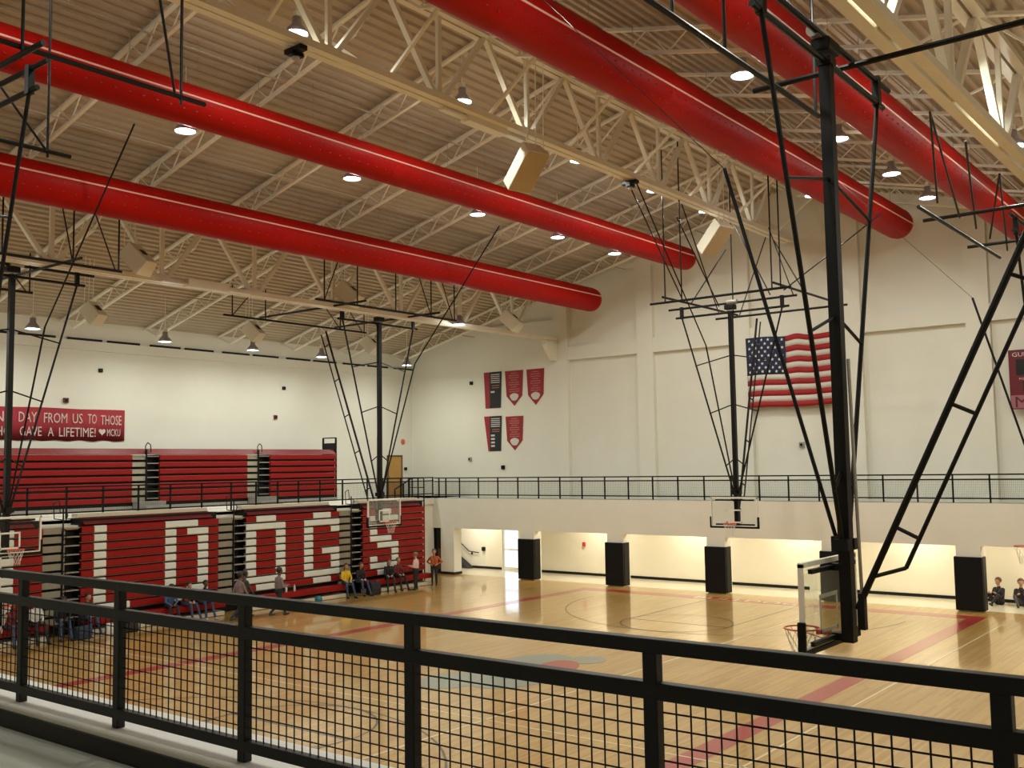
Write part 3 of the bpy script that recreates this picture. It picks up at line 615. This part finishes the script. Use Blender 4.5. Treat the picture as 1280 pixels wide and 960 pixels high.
# ------------------------------------------------------------------ wall pieces
# flag
FX0,FX1,FZ0,FZ1 = -18.82,-15.02,7.5,10.47; FL = thing('flag','large striped flag with white stars hung on the far wall','flag',((FX0+FX1)/2,YF-.16,FZ0))
fcx = (FX0+FX1)/2
FR = mat('flag_red_cloth',(.36,.014,.018),.75,noise=.06); FW = mat('flag_white_cloth',(.66,.60,.54),.75,noise=.04); FB = mat('flag_blue_cloth',(.012,.018,.055),.75,noise=.1)
def fpt(u,v,off=0):
    x = FX0+(FX1-FX0)*u; z = FZ1-(FZ1-FZ0)*v
    z += -.05*u*(1-v)*2*.6 + .07*math.sin(u*PI*2.2+.4)*(1-v*.4)*.55 + (.11*math.exp(-((u-.60)/.10)**2) if True else 0)*(1-v)
    x += .03*v
    return (x-fcx, .035*math.sin(u*17+v*3)-off, z-FZ0)
def fstrip(u0,u1,v0,v1,m_,nm,off=0,n=20,rows=1):
    b = MB(); vs=[]; 
    for j in range(rows+1):
        for i in range(n+1): vs.append(fpt(u0+(u1-u0)*i/n, v0+(v1-v0)*j/rows, off))
    b.add(vs,[(j*(n+1)+i,j*(n+1)+i+1,(j+1)*(n+1)+i+1,(j+1)*(n+1)+i) for j in range(rows) for i in range(n)])
    o = b.build(nm, m_, FL, smooth=True); md = o.modifiers.new('thickness','SOLIDIFY'); md.thickness = .008; return o
uc,vc = .464,7/13
for k in range(13): fstrip(uc if k < 7 else 0, 1, k/13, (k+1)/13, FR if k%2==0 else FW, 'stripe')
fstrip(0,uc,0,vc,FB,'canton',0,16,8)
b = MB()
for r in range(9):
    for c in range(6 if r%2==0 else 5):
        u = uc*((c+.5)/6 if r%2==0 else (c+1)/6); v = vc*(r+.75)/9.5; p0 = fpt(u,v,.012)
        pts=[((.075 if i%2==0 else .032)*math.sin(i*PI/5),(.075 if i%2==0 else .032)*math.cos(i*PI/5)) for i in range(10)]
        b.add([(p0[0]+p,p0[1],p0[2]+q) for p,q in pts]+[(p0[0],p0[1]-.004,p0[2])],[(i,(i+1)%10,10) for i in range(10)])
b.build('stars', mat('flag_star_white',(.75,.73,.70),.7), FL)
# pennants
PR = mat('pennant_red_cloth',(.30,.016,.026),.7,noise=.06); PK = mat('pennant_black_cloth',(.012,.012,.014),.7); PT = mat('pennant_tan_print',(.42,.16,.12),.7); PW = mat('pennant_white_print',(.62,.60,.56),.7)
def pennant(x0,x1,z0,z1,label,black=False):
    xc=(x0+x1)/2; w_=(x1-x0)/2; h_=z1-z0; t=thing('banner_pennant',label,'banner',(xc,YF-.08,z0),0,'hanging pennants on the far wall')
    F = lambda p,q:(p,0,q); K = lambda p,q:(p,.02,q)
    if not black:
        MB().prism([(-w_,h_),(w_,h_),(w_*.86,h_*.28),(0,0),(-w_*.86,h_*.28)],F,K).build('cloth', PR, t)
        for r in range(9):
            ww = w_*(.55 if r%3 else .35); B(-ww,ww,-.006,0,h_*(.93-.065*r)-.03,h_*(.93-.065*r)+.012).build('print_line', PT, t)
        pts=[(.27*math.cos(a)*(1+.12*math.sin(3*a)),.19*math.sin(a)) for a in [2*PI*i/20 for i in range(20)]]
        MB().prism(pts,lambda p,q:(p,-.006,q+h_*.25),lambda p,q:(p,0,q+h_*.25)).build('emblem', PW, t)
    else:
        lo = -w_*.55 if label.endswith('white rows') else -w_*.85
        MB().prism([(-w_*.35,h_),(w_,h_),(w_*.86,0),(-w_*.35,0)],F,K).build('cloth', PK, t); MB().prism([(-w_,h_),(-w_*.35,h_),(-w_*.35,0),(lo,0)],F,K).build('side_cloth', PR, t)
        for r in range(5): B(-w_*.2,w_*.8,-.006,0,h_*(.93-.055*r)-.03,h_*(.93-.055*r)+.012).build('print_line', PW, t)
        for r in range(2): B(-w_*.1,w_*.75,-.006,0,h_*(.62-.06*r)-.02,h_*(.62-.06*r)+.015).build('print_line', PT, t)
        for r in range(1 if not label.endswith('white rows') else 4): B(-w_*.22,w_*.2,-.006,0,h_*(.45-.1*r)-.05,h_*(.45-.1*r)+.04).build('print_line', PW, t)
pennant(-33.5,-32.33,8.18,10.04,'black and red banner at the top left of the five pennants',True)
pennant(-32.1,-30.94,8.24,10.02,'red pointed pennant in the middle of the top row')
pennant(-30.72,-29.62,8.22,10.01,'red pointed pennant at the right end of the top row')
pennant(-33.52,-32.36,5.98,7.77,'black and red banner in the bottom row with four white rows',True)
pennant(-32.1,-30.97,6.0,7.71,'red pointed pennant in the bottom row')
# hand painted banner on the left wall
t = thing('paper_banner','red hand-lettered paper banner on the left wall','banner',(XL+.03,16.0,6.48))
BY0,BY1 = 15.6,23.1
b = MB(); n=60; vs=[]
for i in range(n+1):
    y = BY0+(BY1-BY0)*i/n; d=.012*math.sin(y*5); 
    for z in (0+.025*math.sin(y*6.3)*.8, 1.27+.01*math.sin(y*2)): vs.append((d,y-16,z))
b.add(vs,[(2*i,2*i+2,2*i+3,2*i+1) for i in range(n)]); o=b.build('sheet', mat('banner_red_paper',(.33,.022,.035),.8,noise=.06), t, smooth=True); md=o.modifiers.new('thickness','SOLIDIFY'); md.thickness=.004
BT = mat('banner_white_paint',(.66,.55,.50),.8)
def banner_text(s, y0, y1, z, size):
    me = text_mesh(s,size,Matrix.Identity(4),.003); xs=[v.co.x for v in me.vertices]; k=(y1-y0)/(max(xs)-min(xs)); me.transform(ML((.022,y0-16-min(xs)*k,z)) @ Matrix.Diagonal((k,1,1,1))); obj('lettering', me, BT, t)
banner_text('ONE',17.35,18.42,.70,.56); banner_text('DAY',18.70,19.40,.70,.56); banner_text('FROM',19.68,20.62,.69,.56); banner_text('US',20.84,21.26,.69,.56); banner_text('TO',21.48,21.86,.69,.56); banner_text('THOSE',22.04,22.95,.66,.56)
banner_text('WHO',17.45,18.42,.16,.52); banner_text('GAVE',18.75,19.60,.17,.52); banner_text('A',19.85,20.08,.17,.50); banner_text('LIFETIME!',20.30,21.82,.16,.52); banner_text('MCKU',22.32,22.90,.20,.42)
hp=[(.15*(16*math.sin(a)**3)/16,.15*(13*math.cos(a)-5*math.cos(2*a)-2*math.cos(3*a)-math.cos(4*a))/16) for a in [2*PI*i/24 for i in range(24)]]
MB().prism(hp,lambda p,q:(.02,22.1-16+p,.37+q),lambda p,q:(.027,22.1-16+p,.37+q)).build('heart', BT, t)
# scoreboard
t = thing('scoreboard','maroon scoreboard at the right edge of the far wall','scoreboard',(-6.9,YF-.2,6.97))
B(-1.62,1.62,-.06,.1,0,2.15).build('cabinet', mat('maroon_scoreboard',(.13,.006,.014),.4), t, bevel=.01); SBW=mat('scoreboard_white_print',(.7,.6,.58),.5); SBD=mat('scoreboard_dark_display',(.01,.01,.01),.3); SBA=mat('amber_display_digit',(1,.5,.05),.5,emit=2.5,emitc=(1,.45,.06))
obj('lettering', text_mesh('GUEST',.22,MFAR((-1.5,-.065,1.9)),.004,1.2), SBW, t); obj('lettering', text_mesh('HOME',.22,MFAR((.55,-.065,1.9)),.004,1.2), SBW, t)
for x0,s_ in ((-1.38,'1'),(-.93,'2'),(.35,'1'),(.8,'8')): B(x0,x0+.42,-.068,-.06,1.22,1.8).build('display', SBD, t)
for x0,s_ in ((-.86,'1'),(.87,'8')): obj('digit', text_mesh(s_,.62,MFAR((x0,-.072,1.28)),.003), SBA, t)
obj('lettering', text_mesh('FOULS',.11,MFAR((-1.3,-.065,1.05)),.004,1.3), SBW, t); B(-1.18,-.8,-.068,-.06,.62,1.0).build('display', SBD, t); obj('digit', text_mesh('2',.42,MFAR((-1.12,-.072,.66)),.003), SBA, t)
B(-1.6,1.6,-.066,-.06,.03,.5).build('lower_panel', mat('pink_grey_panel',(.34,.12,.15),.5), t); obj('lettering', text_mesh('M',.55,MFAR((-1.5,-.07,.07)),.004,1.2), mat('maroon_print',(.09,.004,.01),.5), t)
# wood door and small wall boxes
d3 = struct(B(XL,XL+.05,38.4,39.36,ZB,5.8).build('door_3', DOORW)); B(XL,XL+.07,38.32,38.4,ZB,5.86).build('door_frame', mat('brown_door_frame',(.16,.07,.025),.5), d3); B(XL,XL+.07,39.36,39.44,ZB,5.86).build('door_frame', MATS['brown_door_frame'], d3); B(XL,XL+.07,38.32,39.44,5.8,5.88).build('door_frame', MATS['brown_door_frame'], d3); B(XL+.05,XL+.11,38.48,38.53,4.6,4.78).build('door_handle', CHROME, d3)
def wallbox(label,x,y,z,far,s=.16,m_=BLACK,name='wall_sensor'):
    t=thing(name,label,'sensor',(x,y,z),0,'small wall boxes')
    if far: B(-s/2,s/2,-.1,0,-s/2,s/2).build('housing', m_, t, bevel=.02); B(-s/5,s/5,-.13,-.1,-s/5,s/5).build('eye', BLACK, t)
    else: B(0,.1,-s/2,s/2,-s/2,s/2).build('housing', m_, t, bevel=.02); B(.1,.13,-s/5,s/5,-s/5,s/5).build('eye', BLACK, t)
wallbox('small black box high on the left wall above the banner',XL,22.0,9.35,False); wallbox('small black box high on the left wall right of the letters',XL,31.4,9.1,False)
wallbox('small dark red alarm box just above the paper banner',XL,20.55,8.07,False,.2,mat('dark_red_alarm',(.10,.015,.012),.5)); wallbox('small dark alarm box in the middle of the left wall',XL,30.9,7.7,False,.18,MATS['dark_red_alarm'])
wallbox('small black box left of the pennants',-34.0+-.35,YF-.05,9.55,True,.18); wallbox('small grey box below the pennants',-34.5,YF-.05,5.6,True,.2,GREYMET); wallbox('small black box below the red bottom pennant',-32.3,YF-.05,5.15,True,.2)
wallbox('small grey box on the far wall below the flag',-16.6,YF+.15,5.9,True,.22,GREYMET); wallbox('small black reader beside the wood door',XL,39.7,5.15,False,.16)
tag(MB().lathe([(.001,0),(.16,0),(.14,.03),(.001,.05)],16,Matrix(((0,0,1,XL),(1,0,0,39.55),(0,1,0,6.6),(0,0,0,1)))).build('exit_sign', mat('red_exit_sign',(.7,.12,.08),.5)),'round red sign on the left wall above the wood door','sign')
wallbox('tall narrow black box on the hall wall by the door',-33.7,YF,1.0,True,.2,BLACK); 
t = thing('hall_handrail','dark handrail sloping down the hall wall by the stairs','handrail',(-34.6,YF-.08,.8)); MB().path([(-1.3,0,.95),(-.05,0,.05),(.6,0,0)],.05).build('rail', BLACK, t); B(.1,.14,-.02,.1,-.1,0).build('bracket', BLACK, t)
tag(MB().prism([(-36.2,.0),(-34.35,.0),(-36.2,1.2)],lambda p,q:(p,YF-.45,q),lambda p,q:(p,YF-.02,q)).build('stair_stringer', mat('dark_blue_stringer',(.012,.014,.022),.5)),'dark sloping stair stringer behind the corner column','stairs')
tag(B(-27.55,-27.42,YF-.1,YF,1.35,1.55).build('fire_alarm', mat('fire_alarm_red',(.5,.03,.02),.5), bevel=.01),'small red alarm beside the first pillar pad','alarm')
# ------------------------------------------------------------------ people
HAIRK = mat('dark_hair',(.018,.012,.009),.6,noise=.3,nscale=30); HAIRB = mat('brown_hair',(.09,.045,.02),.6,noise=.3,nscale=30); HAIRL = mat('light_brown_hair',(.22,.13,.06),.6,noise=.3,nscale=30)
SK1 = mat('light_skin',(.50,.27,.18),.55); SK2 = mat('brown_skin',(.14,.065,.038),.55); SHOE = mat('dark_shoe',(.02,.02,.02),.5); SHOEW = mat('white_shoe',(.6,.6,.58),.5)
EYE = mat('dark_eye',(.01,.008,.006),.3); LIP = mat('lip',(.35,.10,.09),.5)
_b = bmesh.new(); bmesh.ops.create_icosphere(_b,subdivisions=2,radius=1); ICO = [v.co.copy() for v in _b.verts]; _b.free()
def cloth(name,c): return mat(name,c,.8,noise=.12,nscale=12)
def person(label, loc, rz, pose, shirt, pants, skin=SK1, hair=HAIRK, long_hair=False, shoe=SHOE, k=1.0, lean=0.0, armp='down', group='people along the bleachers', head_turn=0.0):
    """pose: stand / walk / bench (sitting 0.50 high) / floor (sitting on the ground). local +x is forward"""
    V = Vector; J = {}
    sz = {'stand':.93,'walk':.88,'bench':.58+.10,'floor':.11}[pose]
    P0 = V((0,0,sz)); sp = V((math.sin(lean),0,math.cos(lean)))
    chest = P0+sp*.33; neck = P0+sp*.52; head = neck+sp*.15+V((.03,0,.04))
    segs = []   # (p0,r0,p1,r1,tag)
    A = lambda a,ra,b_,rb,tg: segs.append((V(a),ra,V(b_),rb,tg))
    for s_ in (-1,1):
        A(P0+V((0,s_*.07,0)),.125,P0+V((0,s_*.07,.06)),.12,'pants')
        A(P0+sp*.08+V((0,s_*.06,0)),.115,chest+V((0,s_*.085,0)),.118,'shirt')
        A(chest+V((0,s_*.10,0)),.10,chest+sp*.10+V((0,s_*.145,0)),.075,'shirt')
    A(chest+sp*.1,.09,neck,.062,'shirt'); A(neck,.055,head-V((0,0,.06)),.055,'skin')
    A(head,.098,head+V((-.02,0,.035)),.10,'skin'); A(head+V((.03,0,-.06)),.065,head+V((.02,0,-.085)),.05,'skin')
    A(head+V((.095,0,.0)),.012,head+V((.112,0,-.03)),.016,'skin')
    for s_ in (-1,1): A(head+V((-.01,s_*.098,.005)),.018,head+V((-.01,s_*.10,-.03)),.014,'skin')
    for s_ in (-1,1):
        hip = P0+V((0,s_*.09,-.02))
        if pose == 'stand': kn = hip+V((.02,s_*.015,-.43)); an = kn+V((-.02,.0,-.41)); 
        elif pose == 'walk':
            f = s_; kn = hip+(V((.20,0,-.38)) if f>0 else V((-.08,0,-.42))); an = kn+(V((.10,0,-.39)) if f>0 else V((-.30,0,-.29)))
        elif pose == 'bench': kn = hip+V((.42,s_*.05,.0)); an = kn+V((.14+.12*(s_>0),s_*.02,-(sz-.09)))
        else: kn = hip+V((.34,s_*.14,.28)); an = hip+V((.62,s_*.06,-.02))
        A(hip,.098,kn,.062,'pants'); A(kn,.062,an+V((0,0,.02)),.044,'pants')
        fz = an.z-.045 if pose != 'walk' else an.z-.04
        toe = V((an.x+.15,an.y+s_*.02,max(.04,fz))) if pose!='floor' else V((an.x+.12,an.y+s_*.03,an.z+.04))
        A(V((an.x-.03,an.y,max(.045,fz))),.045,toe,.038,'shoe')
        sh = chest+sp*.10+V((0,s_*.175,.0))
        if armp == 'hip' : el = sh+V((-.08,s_*.20,-.22)); wr = P0+V((.05,s_*.17,.10))
        elif armp == 'lap' or pose in('bench','floor'): el = sh+V((.10,s_*.06,-.26)); wr = (kn+V((-.10,-s_*.02,.09))) if pose=='bench' else (kn+V((-.02,-s_*.10,.05)))
        elif armp == 'swing': el = sh+V((-.12*s_,s_*.03,-.27)); wr = el+V((.10-.06*s_,0,-.22))
        elif armp == 'face' and s_ > 0: el = sh+V((.14,.0,-.24)); wr = head+V((.12,.06,-.12))
        elif armp == 'front': el = sh+V((.04,s_*.05,-.27)); wr = el+V((.22,-s_*.08,.03))
        else: el = sh+V((-.03,s_*.04,-.28)); wr = el+V((.06,.0,-.25))
        A(sh,.062,el,.045,'shirt'); A(el,.044,wr,.033,'sleeve')
        d = (wr-el).normalized(); sd = d.cross(V((0,0,1))); sd = sd.normalized() if sd.length > .1 else V((0,1,0)); nn = sd.cross(d)
        pm = wr+d*.07; A(wr,.03,pm,.034,'skin')
        for q,(o_,ln) in enumerate(((-.030,.065),(-.010,.08),(.010,.075),(.030,.06))):
            b0 = pm+sd*o_; mid = b0+d*ln*.6+nn*.004; A(b0,.0115,mid,.0105,'skin'); A(mid,.0105,mid+d*ln*.4-nn*.02,.009,'skin')
        A(wr+d*.02+sd*.03,.013,wr+d*.06+sd*.065,.0105,'skin')
    bm = bmesh.new()
    for a,ra,b_,rb,tg in segs:
        hb = bmesh.new()
        for q in ICO: hb.verts.new(a+q*ra)
        for q in ICO: hb.verts.new(b_+q*rb)
        h = bmesh.ops.convex_hull(hb,input=hb.verts[:],use_existing_faces=False)
        bmesh.ops.delete(hb,geom=[v for v in hb.verts if not v.link_faces],context='VERTS')
        tm = bpy.data.meshes.new('capsule_tmp'); hb.to_mesh(tm); hb.free(); bm.from_mesh(tm); bpy.data.meshes.remove(tm)
    bmesh.ops.recalc_face_normals(bm,faces=bm.faces)
    me = bpy.data.meshes.new('body'); bm.to_mesh(me); bm.free()
    tmp = bpy.data.objects.new('body_tmp',me); COL.objects.link(tmp); md = tmp.modifiers.new('union','REMESH'); md.mode='VOXEL'; md.voxel_size=.0135
    sm = tmp.modifiers.new('soft','SMOOTH'); sm.factor=.5; sm.iterations=2
    bpy.context.view_layer.update()
    me2 = bpy.data.meshes.new_from_object(tmp.evaluated_get(bpy.context.evaluated_depsgraph_get())); bpy.data.objects.remove(tmp)
    mats = [skin,shirt,pants,shoe]; 
    for m_ in mats: me2.materials.append(m_)
    n = len(me2.polygons); c = np.empty(n*3); me2.polygons.foreach_get('center',c); c = c.reshape(-1,3); best = np.full(n,9e9); idx = np.zeros(n,int)
    T = {'skin':0,'shirt':1,'sleeve':1,'pants':2,'shoe':3}
    for a,ra,b_,rb,tg in segs:
        a_ = np.array(a); d_ = np.array(b_)-a_; t_ = np.clip(((c-a_)@d_)/max(1e-9,d_@d_),0,1); ds = np.linalg.norm(c-(a_+t_[:,None]*d_),axis=1)-(ra+(rb-ra)*t_)
        q = ds < best; best[q] = ds[q]; idx[q] = T[tg]
    me2.polygons.foreach_set('material_index',idx.astype(np.int32)); me2.polygons.foreach_set('use_smooth',np.ones(n,bool))
    t = thing('person',label,'person',loc,rz,group); t.scale = (k*.9,)*3 if pose != 'walk' else (k,)*3
    me2.name = 'body'; obj('body',me2,None,t)
    # hair, eyes, mouth
    hb = bmesh.new(); bmesh.ops.create_icosphere(hb,subdivisions=3,radius=.115,matrix=Matrix.Translation(head+V((-.022,0,.04))))
    bmesh.ops.delete(hb,geom=[v for v in hb.verts if (v.co-head).x > .055 and (v.co-head).z < .055],context='VERTS')
    bmesh.ops.delete(hb,geom=[v for v in hb.verts if (v.co-head).z < (-.05 if not long_hair else -.055)],context='VERTS')
    if long_hair: bmesh.ops.create_icosphere(hb,subdivisions=2,radius=1,matrix=Matrix.Translation(head+V((-.075,0,-.10))) @ Matrix.Diagonal((.055,.095,.17,1)))
    hm = bpy.data.meshes.new('hair'); hb.to_mesh(hm); hb.free(); obj('hair',hm,hair,t,smooth=True)
    for s_ in (-1,1):
        MB().lathe([(.001,-.011),(.008,-.007),(.011,0),(.008,.007),(.001,.011)],8,Matrix.Translation(head+V((.092,s_*.035,.015)))).build('eye', EYE, t)
    MB().lathe([(.001,-.03),(.009,-.015),(.010,0),(.009,.015),(.001,.03)],8,Matrix.Translation(head+V((.092,0,-.062))) @ Matrix.Rotation(PI/2,4,'X')).build('mouth', LIP, t)
    return t
DENIM = cloth('blue_denim',(.035,.055,.12)); DKP = cloth('dark_trousers',(.014,.014,.018)); KHK = cloth('dark_grey_trousers',(.05,.05,.05))
GREYT = cloth('grey_mauve_shirt',(.20,.15,.15)); BLKT = cloth('black_shirt',(.014,.013,.014)); YEL = cloth('yellow_jacket',(.72,.46,.02)); PINK = cloth('pale_pink_shirt',(.70,.48,.46)); ORG = cloth('orange_shirt',(.42,.10,.025)); BLU = cloth('blue_shirt',(.05,.10,.22)); WTS = cloth('white_shirt',(.62,.62,.60)); NAVY = cloth('navy_shirt',(.02,.028,.06)); MAR = cloth('maroon_shirt',(.14,.015,.02))
person('person in a grey shirt striding past, nearer the letter D',(-29.55,22.1,0),math.radians(85),'walk',GREYT,DKP,SK2,armp='swing',k=.98,group='people walking by the bleachers')
person('person in a dark vest and grey sleeves walking beside the letter O',(-29.95,22.6,0),math.radians(85),'walk',KHK,DKP,SK2,armp='swing',k=.97,group='people walking by the bleachers')
person('person in a mauve shirt walking in front of the letter O',(-29.3,23.6,0),math.radians(80),'walk',GREYT,DKP,SK2,armp='front',k=1.0,group='people walking by the bleachers')
person('seated person in a bright yellow jacket and jeans',(-31.26,28.55,0),math.radians(-15),'bench',YEL,DENIM,SK1,HAIRB,long_hair=True,lean=.12)
person('seated person in dark top and jeans beside the yellow jacket',(-31.26,29.3,0),math.radians(-5),'bench',BLKT,DENIM,SK1,HAIRB,lean=.25)
person('seated person in black leaning forward beside the standing pink shirt',(-31.26,31.0,0),math.radians(-30),'bench',BLKT,DKP,SK1,HAIRB,long_hair=True,lean=.22)
person('seated person in dark clothes touching the pink shirt person',(-31.26,31.55,0),math.radians(-10),'bench',MAR,DKP,SK1,HAIRL,lean=.1)
person('standing person in a pale pink shirt and black trousers',(-30.45,31.85,0),math.radians(200),'stand',PINK,DKP,SK1,HAIRL,armp='front')
person('standing person in an orange shirt with hand on hip',(-30.9,33.5,0),math.radians(-60),'stand',ORG,DKP,SK1,HAIRB,armp='hip')
person('person in a blue shirt seated below the letter D',(-31.26,20.45,0),math.radians(-10),'bench',BLU,DKP,SK2,lean=.3)
person('person in a maroon shirt seated second below the letter D',(-31.26,21.1,0),math.radians(10),'bench',MAR,DENIM,SK1,lean=.25)
person('person in navy with white shoes seated third below the letter D',(-31.26,21.8,0),math.radians(-5),'bench',NAVY,DENIM,SK2,lean=.3,shoe=SHOEW)
person('person in a white shirt seated at the far left behind the rail',(-31.26,15.75,0),math.radians(0),'bench',WTS,DKP,SK2,lean=.15)
person('person in black seated left behind the rail mesh',(-31.26,16.6,0),math.radians(-10),'bench',BLKT,DENIM,SK2,lean=.3)
person('person in navy seated behind the rail next to the white bag',(-31.26,17.4,0),math.radians(10),'bench',NAVY,DENIM,SK1,lean=.2,shoe=SHOEW)
person('person in a maroon shirt seated at the left edge of the picture',(-31.26,15.0,0),math.radians(5),'bench',MAR,DENIM,SK2,lean=.2)
g3 = 'people sitting on the hall floor'
person('person in black sitting on the hall floor right beside the pad',(-9.15,39.6,0),math.radians(-115),'floor',BLKT,DKP,SK1,HAIRB,armp='lap',k=1.12,group=g3)
person('person in black sitting on the hall floor at the right edge',(-8.42,39.6,0),math.radians(-75),'floor',BLKT,KHK,SK1,HAIRB,armp='lap',k=1.12,group=g3)
# ball, bags, bottles
tb_ = thing('exercise_ball','teal ball on the floor before the bleachers','ball',(-30.75,26.7,0)); MB().lathe([(.15*math.sin(PI*i/12)+.0005,.15-.15*math.cos(PI*i/12)) for i in range(13)],24).build('ball_skin', mat('teal_rubber',(.02,.20,.22),.4), tb_, smooth=True); MB().torus((0,0,.15),.1495,.003,32,6).build('seam', mat('dark_teal_seam',(.01,.09,.1),.5), tb_)
def bag(label,x,y,w_,d_,h_,m_):
    t=thing('duffel_bag',label,'bag',(x,y,0),random.uniform(-.4,.4),'bags on the gym floor'); MB().prism([(-w_/2,0),(w_/2,0),(w_/2*1.05,h_*.45),(w_/2*.8,h_*.9),(0,h_),(-w_/2*.8,h_*.9),(-w_/2*1.05,h_*.45)],lambda p,q:(p,-d_/2,q),lambda p,q:(p,d_/2,q)).build('body', m_, t, bevel=.05); MB().path([(-.12,0,h_*.95),(-.08,0,h_*1.25),(.08,0,h_*1.25),(.12,0,h_*.95)],.025,6).build('strap', BLACK, t)
bag('large black bag on the floor beside the seated jeans',-30.85,29.75,.42,.5,.55,BLKT); bag('black bag under the bench below the letter L',-30.7,18.6,.3,.6,.3,BLKT); bag('dark bag between seated people at the left',-30.7,17.0,.35,.5,.42,NAVY); bag('white bag on the floor behind the rail mesh',-30.75,18.05,.3,.4,.38,WTS)
for lb,y in (('white bottle on the bench, left of two',25.5),('white bottle on the bench, right of two',25.9)):
    t=thing('water_bottle',lb,'bottle',(-31.22,y,.52),0,'bottles on the bench'); MB().lathe([(.001,0),(.04,0),(.042,.02),(.042,.17),(.02,.21),(.02,.225)],14).build('body', WTS, t, smooth=True); MB().lathe([(.023,.222),(.023,.255),(.001,.255)],12).build('cap', WTS, t)
